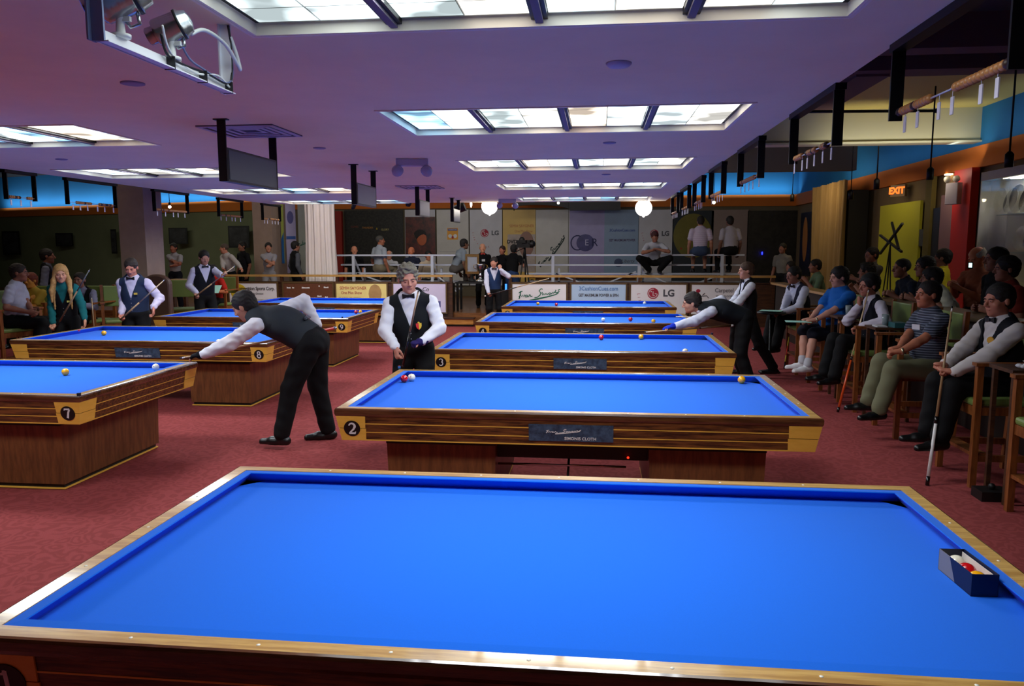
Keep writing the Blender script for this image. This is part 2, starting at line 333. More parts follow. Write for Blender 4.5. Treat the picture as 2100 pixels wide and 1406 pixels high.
# ---------------------------------------------------------------- billiard tables
def mitred(mb, ow, od, iw, idp, z0, z1, m=None):
    for s in ((1, 0), (-1, 0), (0, 1), (0, -1)):
        if s[0]: P = [(s[0]*ow, -od), (s[0]*ow, od), (s[0]*iw, idp), (s[0]*iw, -idp)]
        else: P = [(-ow, s[1]*od), (ow, s[1]*od), (iw, s[1]*idp), (-iw, s[1]*idp)]
        if (s[0] < 0) or (s[1] > 0): P = P[::-1]
        mb.prism(P, z0, z1, m)
def billiard_table(num, x, y, label, plate=True):
    t = thing('billiard_table', (x, y, 0), label, 'billiard table')
    A, RZ = .108, .76; ow, od = 1.42+A, .71+A
    mb = MB()   # wooden rail: rounded lip on the outside
    pr = [(0, .0), (.004, .008), (.012, .016), (.016, .03), (.012, .042), (0, .052)]
    iw, idp = 1.42+.042, .71+.042
    lo, ld = ow, od
    mitred(mb, ow-.012, od-.012, iw, idp, RZ-.05, RZ, RAIL)
    prof = [(ow-.012, RZ), (ow-.004, RZ-.003), (ow, RZ-.012), (ow, RZ-.036), (ow-.006, RZ-.05), (ow-.03, RZ-.052)]
    vs = []; fs = []
    for r, z in prof:
        e = r-1.42; vs += [(-1.42-e, -.71-e, z), (1.42+e, -.71-e, z), (1.42+e, .71+e, z), (-1.42-e, .71+e, z)]
    for i in range(len(prof)-1):
        for k in range(4): fs.append((4*i+k, 4*i+4+k, 4*i+4+(k+1) % 4, 4*i+(k+1) % 4))
    mb.add(vs, [f[::-1] for f in fs], RAILD)
    mb.build('rail', None, t)
    mb = MB()   # cushion: sloping top, overhanging nose
    prof = [(.042, RZ-.055), (.042, RZ-.003), (.002, RZ-.0005), (0, RZ-.004), (.005, RZ-.010), (.034, RZ-.04)]
    vs = []; fs = []
    for e, z in prof: vs += [(-1.42-e, -.71-e, z), (1.42+e, -.71-e, z), (1.42+e, .71+e, z), (-1.42-e, .71+e, z)]
    n = len(prof)
    for i in range(n):
        for k in range(4): a = 4*i; b = 4*((i+1) % n); fs.append((a+k, a+(k+1) % 4, b+(k+1) % 4, b+k))
    mb.add(vs, [f[::-1] for f in fs], BLUE); mb.build('cushion', None, t)
    mb = MB(); mb.box(-1.46, 1.46, -.75, .75, .68, .709); mb.build('playing_cloth', BLUE, t)
    mb = MB(); k = 0
    d0 = MB(); d0.lathe([(.0055, -.001), (.0055, .0006)], 10)
    dots = [(i*.355, s*(.71+.07)) for i in range(-3, 4) for s in (-1, 1)]+[(s*(1.42+.07), i*.355) for i in (-1, 0, 1) for s in (-1, 1)]
    first = None
    for dx, dy in dots:
        if first is None: first = d0.build('sight_dot', PEARL, t, loc=(dx, dy, RZ))
        else: c = first.copy(); C.objects.link(c); c.parent = t; c.location = (dx, dy, RZ)
    # apron
    z1, z0 = RZ-.052, RZ-.215; tx = .028
    mb = MB(); mb.box(-ow+.012, ow-.012, -od+.012, od-.012, z0, z1, APRON, taper=(tx, tx)); mb.build('apron', None, t)
    def tap(z): return tx*(z1-z)/(z1-z0)
    def band(mb, za, zb, out, m, xr=(-1, 1), ys=(-1, 1)):
        ta, tb = tap(za)-out, tap(zb)-out
        for s in (-1, 1):
            ya, yb = s*(od-.012-ta), s*(od-.012-tb); X = ow-.012
            P = [(-X+ta, ya, za), (X-ta, ya, za), (X-tb, yb, zb), (-X+tb, yb, zb)]
            Q = [(p[0], p[1]-s*.01, p[2]) for p in P]
            mb.add(P+Q, [(0, 1, 2, 3) if s < 0 else (3, 2, 1, 0), (0, 4, 5, 1), (3, 2, 6, 7)], m)
            xa, xb = s*(X-ta), s*(X-tb); Y = od-.012
            P = [(xa, -Y+ta, za), (xa, Y-ta, za), (xb, Y-tb, zb), (xb, -Y+tb, zb)]
            Q = [(p[0]-s*.01, p[1], p[2]) for p in P]
            mb.add(P+Q, [(0, 1, 2, 3) if s > 0 else (3, 2, 1, 0), (0, 4, 5, 1), (3, 2, 6, 7)], m)
    mb = MB()
    for z in (z1-.05, z1-.108): band(mb, z-.003, z+.003, .0015, MAPLE)
    band(mb, z0-.002, z0+.006, .004, MAPLE); mb.box(-ow+.04, ow-.04, -od+.04, od-.04, z0-.003, z0+.001, MAPLE)
    mb.build('maple_stripes', None, t)
    # corner plates
    for sx in (-1, 1):
        for sy in (-1, 1):
            mb = MB(); X = ow-.012; Y = od-.012; o_ = .005; pw = .185; zm = (z0+z1)/2
            for za, zb in ((z0-.001, zm-.002), (zm+.002, z1+.001)):
                ta, tb = tap(za)-o_, tap(zb)-o_
                q = [(sx*(X-pw), sy*(Y-ta), za), (sx*(X-ta), sy*(Y-ta), za), (sx*(X-ta), sy*(Y-pw), za),
                     (sx*(X-pw-.005), sy*(Y-tb), zb), (sx*(X-tb), sy*(Y-tb), zb), (sx*(X-tb), sy*(Y-pw-.005), zb)]
                q += [(sx*(X-pw), sy*(Y-ta-.012), za), (sx*(X-ta-.012), sy*(Y-pw), za), (sx*(X-pw-.005), sy*(Y-tb-.012), zb), (sx*(X-tb-.012), sy*(Y-pw-.005), zb)]
                f = [(0, 1, 4, 3), (1, 2, 5, 4), (6, 0, 3, 8), (2, 7, 9, 5), (3, 4, 5, 9, 8), (0, 6, 7, 2, 1)]
                if sx*sy > 0: f = [g[::-1] for g in f]
                mb.add(q, f, MAPLE)
            cp = mb.build('corner_plate', None, t)
            side = -1 if num < 6 or num == 6 else 1
            if sy < 0 and sx == side:
                ang = math.atan2(tx, z1-z0)
                M = Matrix.Translation((sx*(X-.098), -(Y-tap(zm)+.0055), zm)) @ Matrix.Rotation(ang, 4, 'X')
                mb = MB(); mb.lathe([(.054, 0), (.054, .003)], 28, M=M @ Matrix.Rotation(math.pi/2, 4, 'X'), smooth=False); nd = mb.build('number_disc', BLACK, cp)
                mb = MB(); ch = str(num)
                for j, c_ in enumerate(ch): strokes(mb, DIG[c_], .013, .088, .074, (j-(len(ch)-1)/2)*.04, 0, -.003, None, .0012, M)
                mb.build('number', WHITE, cp)
    if plate:
        ang = math.atan2(tx, z1-z0); zc = (z0+z1)/2+.002
        for sy in (-1,):
            M = Matrix.Translation((0, -(od-.012-tap(zc)+.006), zc)) @ Matrix.Rotation(ang, 4, 'X')
            mb = MB(); mb.box(-.266, .266, -.002, .003, -.056, .056, None, M); pl = mb.build('sponsor_plate', SLATE, t)
            mb = MB(); strokes(mb, SIG, .0045, .22, .075, -.155, -.005, -.0035, None, .001, M); mb.build('lettering', WHITE, pl)
            s = text('SIMONIS CLOTH', .027, 'lettering', WHITE, pl, (0, 0, 0), bold=.0006); s.data.transform(M @ Matrix.Translation((.06, -.0035, -.036)))
    for sx in (-1, 1):   # two pedestals
        mb = MB(); xa, xb = sorted((sx*.50, sx*1.235)); yy = .635
        mb.box(xa, xb, -yy-.015, yy+.015, z0-.05, z0+.02, BLACK)
        mb.box(xa, xb, -yy, yy, .045, z0-.05, PED, taper=(.012, .012))
        p = mb.build('pedestal', None, t)
        mb = MB(); mb.box(xa+.03, xb-.03, -yy+.03, yy-.03, 0, .045, BLACK); mb.box(xa+.016, xb-.016, -yy+.016, yy-.016, .006, .016, MAPLE); mb.build('plinth', None, p)
    mb = MB(); mb.box(-.5, .5, -.55, .55, z0-.15, z0+.02); mb.build('underframe', BLACK, t)
    mb = MB(); mb.tube([(-.5, -.5, .335), (.36, -.5, .335)], .008); mb.build('tie_rod', CHROME, t)
    return t
TB = {1: (-.159, 2.602), 2: (-.151, 5.562), 3: (-.157, 8.49), 4: (-.158, 11.423), 5: (-.147, 14.33), 7: (-5.143, 5.80), 8: (-5.10, 8.845), 9: (-5.16, 11.81), 10: (-5.13, 14.75), 6: (-.3, 21.4)}
TLAB = {1: 'big blue-clothed billiard table nearest the camera, with an open ball box on it', 2: 'blue-clothed billiard table marked two, second in the right-hand row', 3: 'blue-clothed billiard table marked three, the gloved player leans over its far rail',
        4: 'blue-clothed billiard table marked four, white, red and yellow balls near its middle', 5: 'blue-clothed billiard table right in front of the sponsor boards, white ball at its far right', 7: 'blue-clothed billiard table marked seven, cut by the left picture edge', 8: 'blue-clothed billiard table marked eight, in front of the blonde woman', 9: 'blue-clothed billiard table marked nine, red and yellow balls touching in its corner'}
for n, (x, y) in TB.items():
    lb = {10: 'blue-clothed billiard table farthest back in the left row, half hidden by table 9', 6: 'blue-clothed billiard table on the stage behind the aluminium bleacher'}.get(n, TLAB.get(n))
    t = billiard_table(n, x, y, lb)
    if n == 6: t.location.z = .27
def ball(p, col, label, grp=None):
    m = mat('ball_'+col, {'white': (246, 240, 216), 'red': (206, 20, 26), 'yellow': (252, 176, 14)}[col], .08, coat=1)
    mb = MB(); mb.sphere((0, 0, 0), .03075, 28, m)
    if col == 'white': mb.sphere((0, -.0275, .0105), .0042, 8, mat('ball_dot', (170, 60, 40), .3), (1, 1, 1))
    o = mb.build('billiard_ball', None, loc=(p[0], p[1], p[2] if len(p) > 2 else .7399)); return tag(o, label, 'ball', grp)
B = {2: [('white', -1.492, 6.085), ('red', -1.538, 6.02), ('yellow', 1.158, 6.229)], 7: [('yellow', -4.512, 6.067), ('white', -3.894, 6.403)], 8: [('yellow', -6.105, 8.956), ('white', -4.23, 8.219)],
     3: [('red', .061, 9.053), ('yellow', .529, 9.16), ('white', .901, 7.90)], 4: [('white', .101, 11.302), ('red', .5, 11.416), ('yellow', .813, 11.138)], 5: [('yellow', -1.099, 14.504), ('red', -.738, 14.28), ('white', .909, 14.802)], 9: [('red', -3.94, 12.33), ('yellow', -3.868, 12.34)]}
BLAB = {2: 'on the table marked two', 7: 'on the leftmost table marked seven', 8: 'on the table marked eight by the blonde woman', 3: 'on the table the gloved player leans over', 4: 'near the middle of the table marked four', 5: 'on the table just before the sponsor boards', 9: 'in the corner of the table marked nine'}
for n, bs in B.items():
    for c, x, y in bs: ball((x, y), c, 'glossy %s carom ball %s' % (c, BLAB[n]))
def chalk(p, col, label, side=None):
    mb = MB(); mb.box(-.011, .011, -.011, .011, 0, .02, mat('chalk_'+side, {'b': (16, 20, 40), 'p': (200, 60, 90), 'u': (40, 110, 190)}[side], .7)); mb.box(-.009, .009, -.009, .009, .02, .0215, mat('chalk_'+col, {'blue': (50, 90, 160), 'red': (190, 70, 60), 'pink': (230, 110, 140)}[col], .95))
    tag(mb.build('chalk_cube', None, loc=p, bevel=.0015, rotz=.3), label, 'chalk')
q = aZ(160, 812, .76); chalk((q.x, q.y+.01, .7605), 'blue', 'small dark chalk cube on the near right corner rail of the table marked seven', 'b')
q = aZ(162, 679, .76); chalk((q.x, q.y, .7605), 'pink', 'small pink chalk cube on the left rail of the table marked eight', 'p')
q = aZ(820, 755, .76); chalk((q.x-.005, q.y, .7605), 'red', 'small blue and red chalk cube on the far left corner of the table marked two', 'u')
q = aZ(1460, 686, .76); chalk((q.x, q.y, .7605), 'blue', 'small black chalk cube on the far right corner rail of the table marked three', 'b')
q = aZ(702, 652, .76); chalk((q.x, q.y, .7605), 'blue', 'small dark chalk cube on the near right rail of the table marked nine', 'b')
# ball box on table 1
bx = thing('ball_box', (1.205, 2.535, .7093), 'open dark blue and grey box of three balls on the table nearest the camera', 'box')
mb = MB(); hw, hl, hh, th = .041, .104, .072, .002; DB = mat('box_navy', (20, 26, 60), .5); GB = mat('box_grey', (130, 126, 130), .5); WB = mat('box_inner', (225, 215, 210), .6)
mb.box(-hw, hw, -hl, hl, 0, th, DB); mb.box(-hw, hw, -hl, -hl+th, 0, hh, DB); mb.box(-hw, hw, hl-th, hl, 0, hh, DB)
mb.box(hw-th, hw, -hl, hl, 0, hh, DB)
mb.add([(-hw, -hl, 0), (-hw, -.005, 0), (-hw, .035, hh), (-hw, -hl, hh), (-hw+th, -hl, 0), (-hw+th, -.005, 0), (-hw+th, .035, hh), (-hw+th, -hl, hh)], [(0, 3, 2, 1), (4, 5, 6, 7), (3, 7, 6, 2), (0, 1, 5, 4)], DB)
mb.add([(-hw, -.005, 0), (-hw, hl, 0), (-hw, hl, hh), (-hw, .035, hh), (-hw+th, -.005, 0), (-hw+th, hl, 0), (-hw+th, hl, hh), (-hw+th, .035, hh)], [(0, 3, 2, 1), (4, 5, 6, 7), (3, 7, 6, 2)], GB)
mb.build('carton', None, bx)
mb = MB(); mb.box(hw-.009, hw-.007, -hl+.004, hl-.004, .002, hh-.008, WB); mb.build('liner', None, bx)
bx.rotation_euler.z = math.radians(3)
for c, dy in (('white', .065), ('red', .002), ('yellow', -.062)): ball((1.203-dy*.05, 2.535+dy, .7118+.031), c, '%s ball inside the open box on the table nearest the camera' % c)
# ================================================================ fixtures above
# black hanging frames with scoring beads along both edges of the dropped ceiling
BEAD1 = mat('bead_wood', (196, 132, 66), .4, coat=.3); BEAD2 = mat('bead_dark', (60, 34, 20), .4); TAGM = mat('tag_white', (220, 214, 220), .5)
def score_frame(x, ya, yb, label, seed, zb=2.36):
    rnd = random.Random(seed); t = thing('scoring_frame', (x, ya, CH), label, 'scoring beads', group='scoring frames along the ceiling edge')
    L = yb-ya; dz = zb-CH; mb = MB(); mb.box(-.03, .03, -.03, L+.03, -.035, 0); mb.build('top_bar', BLACKM, t)
    for yy in (0, L): mb = MB(); mb.box(-.028, .028, yy-.006, yy+.006, dz-.02, -.035); mb.build('upright', BLACKM, t)
    mb = MB(); mb.tube([(0, 0, dz+.01), (0, L, dz+.01)], .004, 6); mb.build('wire', ALU, t)
    mb = MB(); y = .05; 
    while y < L-.06:
        if rnd.random() < .22: y += rnd.uniform(.05, .16); continue
        k = rnd.randint(2, 5)
        for j in range(k):
            if y > L-.05: break
            mb.lathe([(.006, -.014), (.017, -.010), (.019, 0), (.017, .010), (.006, .014)], 10, BEAD2 if rnd.random() < .12 else BEAD1, Matrix.Translation((0, y, dz+.01)) @ Matrix.Rotation(math.pi/2, 4, 'X')); y += .03
    tag(mb.build('beads', None, t), kind='stuff')
    n = max(3, int(L/.16))
    for j in range(n):
        yy = .08+(L-.16)*(j+rnd.uniform(-.25, .25))/(n-1 or 1); yy = min(max(yy, .05), L-.05)
        mb = MB(); mb.box(-.002, .002, -.012, .012, -.085, -.02); mb.tube([(0, 0, -.02), (0, 0, .01)], .0015, 5); mb.build('number_tag', TAGM, t, loc=(0, yy, dz))
    return t
RF = [(2.66, 3.66), (4.50, 5.46), (6.50, 7.40), (8.35, 9.25), (9.9, 10.8), (11.4, 12.4), (12.9, 13.9)]
rn = ['nearest', 'second', 'third', 'fourth', 'fifth', 'sixth', 'farthest']
for i, (a, b) in enumerate(RF): score_frame(1.30, a, b, '%s black hanging bead-scoring frame along the right ceiling edge' % rn[i], i)
LF = [(8.15, 8.6), (9.17, 10.15), (11.1, 12.05), (13.1, 14.0), (14.9, 15.75)]
for i, (a, b) in enumerate(LF): score_frame(-6.62, a, b, '%s black hanging bead-scoring frame along the left ceiling edge' % rn[i], 20+i)
# hanging score monitors
SCR = mat('screen_dark', (26, 28, 38), .25); SCRE = mat('screen_glow', (30, 34, 50), .3, emit=.12, ecol=(60, 70, 100)); CASE = mat('monitor_case', (30, 30, 34), .4)
for i, (y0, y1) in enumerate([(5.2, 6.05), (8.12, 8.85), (11.05, 11.75), (13.75, 14.4)]):
    t = thing('hanging_monitor', (-2.58, y0, CH), '%s flat monitor hanging on two black bars from the purple ceiling' % rn[i], 'monitor', group='score monitors hanging in a row')
    L = y1-y0
    for yy in (0, L): mb = MB(); mb.box(-.03, .03, yy-.006, yy+.006, -.42, 0); mb.box(-.05, .05, yy-.02, yy+.02, -.008, 0); mb.build('hanger', BLACKM, t)
    mb = MB(); mb.box(-.03, .03, .012, L-.012, -.42, -.19); mb.build('case', CASE, t)
    mb = MB(); mb.box(.0301, .033, .03, L-.03, -.405, -.205); mb.build('screen', SCRE if i == 0 else mat('screen_grey', (120, 120, 130), .4), t)
# smoke detectors, vents, emergency lights, spotlights
DISC = mat('detector_plastic', (190, 182, 200), .5)
for i, (px, py, lb) in enumerate([(1269, 129, 'round white smoke detector right of centre, nearest of its row'), (272, 170, 'round ceiling disc below the camera rack'), (126, 326, 'round ceiling disc at the left between two lights'), (655, 303, 'small round ceiling disc beside the nearest monitor'), (1250, 292, 'small round ceiling disc between second and third right-hand lights'), (1243, 357, 'tiny round ceiling disc between third and fourth right-hand lights')]):
    q = aZ(px, py, CH); mb = MB(); r = .062 if i < 2 else .055
    mb.lathe([(r, 0), (r, -.006), (r*.8, -.018 if i == 0 else -.009), (.001, -.021 if i == 0 else -.010)][::-1], 24); tag(mb.build('smoke_detector', DISC if i in (0,) else mat('detector_lilac', (150, 140, 165), .6), loc=q), lb, 'smoke detector')
def vent(px, py, s, label):
    q = aZ(px, py, CH); t = thing('ceiling_vent', q, label, 'vent')
    mb = MB()
    for k in range(4):
        a = s/2-k*s*.11; b = a-s*.06; z = -.012+.0025*k; mitred(mb, a, a, b, b, z, z+.006)
    mb.build('louvres', DISC, t); mb = MB(); mb.box(-s*.5, s*.5, -s*.5, s*.5, -.004, .0); mb.build('backing', mat('vent_dark', (60, 55, 80), .8), t)
vent(515, 268, .58, 'square white air vent behind the nearest hanging monitor'); vent(862, 383, .6, 'square air vent above the third hanging monitor')
def emerg(px, py, label, M_=None, ceiling=True):
    q = aZ(px, py, CH); t = thing('emergency_light', q, label, 'emergency light', rotz=.2)
    mb = MB(); mb.box(-.16, .16, -.05, .05, -.07, 0); mb.build('housing', DISC, t, bevel=.006)
    for s in (-1, 1):
        mb = MB(); M = Matrix.Translation((s*.15, -.03, -.11)) @ Matrix.Rotation(s*.5, 4, 'Y') @ Matrix.Rotation(2.2, 4, 'X')
        mb.lathe([(.02, -.04), (.055, 0), (.06, .03), (.05, .045), (.001, .05)], 16, M=M); mb.tube([(s*.14, -.01, -.06), (s*.15, -.03, -.1)], .01)
        mb.build('lamp_head', mat('lamp_glass', (170, 165, 185), .15), t)
emerg(845, 326, 'white two-headed emergency light on the ceiling left of the third light'); emerg(1040, 408, 'small two-headed emergency light on the ceiling near the globe lamp')
# aluminium rack with camera housings
RW = mat('rack_white', (236, 238, 242), .35, .1); RG = mat('rack_side_grey', (120, 136, 170), .4, .2)
q0 = Vector((-1.488, 2.25, 2.405)); q1 = Vector((-1.483, 3.06, 2.405))
t = thing('camera_rack', (q1.x, q1.y, CH), 'white aluminium angle rack with cables hanging at the top left', 'rack'); off = Vector(t.location)
for q in (q0, q1):
    mb = MB(); a = q-off; mb.box(a.x-.02, a.x+.02, a.y-.004, a.y+.004, a.z, 0); mb.box(a.x-.024, a.x-.018, a.y-.02, a.y+.02, a.z, 0); mb.build('upright', RW if q is q1 else RG, t)
mb = MB(); a, b = q0-off, q1-off; mb.bar(a+Vector((0, 0, .018)), b+Vector((0, 0, .018)), .004, .04, None); mb.bar(a+Vector((.012, 0, .0)), b+Vector((.012, 0, 0)), .04, .004, None); mb.build('beam', RW, t)
def cab(pts, r, m, name, rr=random.Random(3)):
    mb = MB(); P = [Vector(p)-off for p in pts]; Q = []
    for i in range(len(P)-1):
        for k in range(6):
            s = k/6; a = P[max(i-1, 0)]; b = P[i]; c = P[i+1]; d = P[min(i+2, len(P)-1)]
            Q.append(.5*((2*b)+(c-a)*s+(2*a-5*b+4*c-d)*s*s+(3*b-a-3*c+d)*s**3))
    mb.tube(Q+[P[-1]], r, 7); return mb.build(name, m, t)
rk = lambda s, dz=0, dx=.02: q0.lerp(q1, s)+Vector((dx, 0, dz))
GC = mat('cable_white', (225, 228, 225), .4); BC = mat('cable_black', (20, 20, 24), .5); BLC = mat('cable_blue_grey', (110, 120, 160), .5)
cab([rk(.38, .1), rk(.42, .04), rk(.55, .03), rk(.75, .035), rk(.95, .03), rk(1.0, .08), rk(1.0, .2), rk(.98, .26)], .0045, BC, 'cable')
cab([rk(.52, .11), rk(.6, .06), rk(.72, .045), rk(.9, .03), rk(.99, .05), rk(1.01, .12), rk(.99, .26)], .004, BLC, 'cable')
cab([rk(.35, .12, .04), rk(.45, .05), rk(.65, .02), rk(.85, .045), rk(.97, .02)], .004, GC, 'cable')
cab([rk(.60, .145, .03), rk(.70, .18, .04), rk(.86, .165, .05), rk(.97, .12, .05), rk(1.04, .10, .04), rk(1.03, .16, .03), rk(1.0, .22, .02)], .0075, GC, 'conduit')
for s in (.45, .72, .97): mb = MB(); p = rk(s)-off; mb.box(p.x-.026, p.x+.013, p.y-.0018, p.y+.0018, p.z-.004, p.z+.040); mb.build('cable_tie', BC, t)
HOUS = mat('housing_chrome', (190, 196, 200), .22, .85, bump=.3, bscale=14)
def housing(s, dx, rot, label, r=.062, L=.16, screen=False):
    b = rk(s, 0, 0); t = thing('camera_housing', b+Vector((0, 0, .04)), label, 'camera'); 
    mb = MB(); mb.lathe([(.03, -.003), (.03, .008), (.014, .012), (.012, .05), (.016, .055), (.016, .07)], 14); mb.box(-.01, .035, -.006, .006, .045, .06); mb.build('mount', GC, t)
    M = Matrix.Translation((0, 0, .06+r*.95)) @ Matrix.Rotation(rot, 4, 'Z') @ Matrix.Rotation(math.radians(66), 4, 'Y')
    mb = MB(); mb.lathe([(r*.55, -L*.62), (r*.62, -L*.6), (r*.62, -L*.42), (r*.9, -L*.4), (r, -L*.34), (r, L*.2), (r*1.08, L*.21), (r*1.08, L*.3), (r*.95, L*.32), (r*.8, L*.5), (r*.3, L*.56), (.001, L*.56)], 22, M=M); mb.build('shell', HOUS, t)
    mb = MB(); mb.lathe([(r*.5, -L*.63), (.001, -L*.60)][::-1], 20, M=M); mb.build('lens_window', mat('glass_blue', (20, 70, 190), .1, emit=.4, ecol=(30, 90, 230)) if screen else mat('lens_dark', (20, 24, 34), .1), t)
    mb = MB(); mb.tube([M @ Vector((r*.9, 0, -L*.1)), M @ Vector((r*1.5, 0, -L*.05)), M @ Vector((r*1.5, 0, L*.12)), M @ Vector((r*.9, 0, L*.18))], .006); mb.build('handle', HOUS, t)
    mb = MB(); mb.lathe([(r*1.09, L*.22), (r*1.1, L*.255), (r*1.09, L*.29)], 22, M=M); mb.build('clamp_band', BC, t)
housing(.14, 0, .35, 'larger silver camera housing with blue screen on the rack, left one', .062, .17, True)
housing(.50, 0, .3, 'smaller silver camera housing on the rack, right one', .047, .135)
# globe lamps
GLOBE = mat('globe_glass', (255, 250, 240), .3, emit=16, ecol=(255, 246, 232))
for px, py, lb in ((1004, 423, 'glowing white globe lamp hanging left of the far light'), (1320, 426, 'glowing white globe lamp hanging at the right end of the far light')):
    q = aY(px, py, 15.4); t = thing('globe_lamp', q, lb, 'globe lamp')
    mb = MB(); mb.sphere((0, 0, 0), .16, 28); mb.sphere((0, 0, -.165), .018, 10); mb.build('globe', GLOBE, t)
    mb = MB(); mb.tube([(0, 0, .15), (0, 0, 4.5-q.z)], .008); mb.lathe([(.05, .15), (.03, .19), (.001, .2)], 14); mb.build('stem', BLACKM, t)
# small bare spots with warm bulbs
def spot(px, py, Y, label, col=(255, 236, 190), r=.035, top=4.5):
    q = aY(px, py, Y); t = thing('pendant_bulb', q, label, 'lamp'); mb = MB(); mb.sphere((0, 0, 0), r, 14); mb.build('bulb', mat('bulb_%d' % px, col, .3, emit=12, ecol=col), t)
    mb = MB(); mb.tube([(0, 0, r*.9), (0, 0, top-q.z)], .006); mb.lathe([(.02, r*.8), (.022, r+.05), (.005, r+.07)], 10); mb.build('cord', BLACKM, t)
spot(1145, 416, 21.5, 'tiny glowing bulb in front of the black screen housing'); spot(1464, 415, 18, 'small glowing bulb under the right bead frames'); spot(348, 424, 15, 'small reddish glowing bulb over the left aisle', (255, 200, 190), .03); spot(1165, 569, 22.4, 'tiny warm reflection built as a bulb behind the bleacher', r=.015)  # the last one is a reflected glint built as a glowing bulb
# black cord pendants over the right aisle
for i, (px, py) in enumerate([(1798, 372), (1908, 350), (2070, 320), (1625, 402), (1745, 395)]):
    q = aX(px, py, 4.5); t = thing('pendant_lamp', q, '%s small black cylinder pendant lamp on a long cord over the right aisle' % ['second farthest', 'third farthest', 'nearest', 'farthest', 'middle'][i], 'pendant lamp')
    mb = MB(); mb.tube([(0, 0, .05), (0, 0, 4.5-q.z)], .011 if i < 3 else .008, 8); mb.build('cord', BLACKM, t)
    mb = MB(); mb.lathe([(.045, -.12), (.045, .02), (.02, .05), (.001, .052)], 14); mb.build('shade', BLACKM, t)
mb = MB(); a = aY(1640, 229, 12.2); b = aY(1920, 227, 12.2); mb.tube([a, b], .022); mb.sphere(b, .035, 10); tag(mb.build('ceiling_pipe', BLACKM), 'thin dark pipe running across in front of the cream beam', 'pipe')
# stage spotlights (black theatre lamps)
def theatre(px, py, Y, label, rx=1.2, s=1):
    q = aY(px, py, Y); t = thing('theatre_spotlight', q, label, 'spotlight')
    M = Matrix.Rotation(rx, 4, 'Y'); mb = MB(); mb.lathe([(.001, -.14*s), (.06*s, -.13*s), (.09*s, -.05*s), (.09*s, .12*s), (.1*s, .14*s), (.085*s, .14*s), (.08*s, .1*s), (.001, .1*s)], 18, M=M); mb.build('barrel', BLACKM, t)
    mb = MB(); mb.tube([(0, 0, .09*s), (0, 0, 4.5-q.z)], .014); mb.build('yoke', BLACKM, t)
    return t
tsp = theatre(940, 428, 15.4, 'black theatre spotlight with a bright lens edge hanging near the far monitor')
q = aY(966, 418, 15.4)-aY(940, 428, 15.4); mb = MB(); mb.sphere((0, 0, 0), .07, 14, sc=(.25, 1, 1)); mb.build('lens', mat('lens_glow', (255, 250, 235), .3, emit=6), tsp, loc=q)
theatre(725, 423, 16, 'small black spotlight hanging left in front of the orange band', .4, .5)
theatre(838, 414, 15.6, 'flat dark lamp under the far left ceiling edge', .2, .7)
# ================================================================ back wall
BY = 23.93
def pan(name, px0, px1, py0, py1, m, label, cat, Y=BY, th=.03, grp=None, thick=None):
    a = aY(px0, py0, Y); b = aY(px1, py1, Y); cz = (a.z+b.z)/2; t = thing(name, ((a.x+b.x)/2, Y, b.z), label, cat, group=grp)
    w = (b.x-a.x)/2; h = a.z-b.z; mb = MB(); mb.box(-w, w, 0, th, 0, h); mb.build('panel', m, t); t['w'] = w*2; t['h'] = h
    return t, w, h
GREYT = mat('print_grey', (86, 88, 96), .6); REDT = mat('print_red', (176, 30, 60), .6); NAVY = mat('print_navy', (40, 44, 96), .6); GREEN = mat('print_green', (20, 110, 84), .6)
BLKT = mat('print_black', (24, 24, 26), .6); PURT = mat('print_purple', (96, 96, 160), .6); BLT = mat('print_blue', (84, 130, 190), .6); YEL = mat('print_yellow', (226, 196, 40), .6); GOLDT = mat('print_orange', (190, 110, 60), .6)
def vinyl(name, c, top=None): return mat(name, c, .38, noise=.1, scale=2.2, bump=.15, bscale=3)
VW = vinyl('vinyl_white', (205, 205, 212)); VG = vinyl('vinyl_gold', (224, 186, 92)); VP = vinyl('vinyl_lilac', (168, 160, 208)); VB = vinyl('vinyl_blue', (140, 166, 196)); VC = vinyl('vinyl_cream', (206, 204, 198))
def lg(t, cx, cz, r, y, tx=None, ts=None):
    mb = MB(); mb.lathe([(r, 0), (r, .004)], 28, REDT, Matrix.Translation((cx, y, cz)) @ Matrix.Rotation(math.pi/2, 4, 'X'), False)
    strokes(mb, [arc(0, 0, .78, 80, 350, 18)+[(.3, -.02)], [(0, .38), (0, -.4), (.3, -.4)]], r*.11, r, r, cx, cz, y-.0045, WHITE, .002)
    mb.lathe([(r*.12, 0), (r*.12, .003)], 10, WHITE, Matrix.Translation((cx-r*.33, y-.004, cz+r*.33)) @ Matrix.Rotation(math.pi/2, 4, 'X'), False)
    mb.build('round_emblem', None, t)
    text('LG', ts or r*1.5, 'lettering', GREYT, t, (tx or cx+r*2.3, y-.001, cz), bold=.008)
def banner(px0, px1, m, label, py1=585, py0=430): return pan('wall_banner', px0, px1, py0, py1, m, label, 'banner')
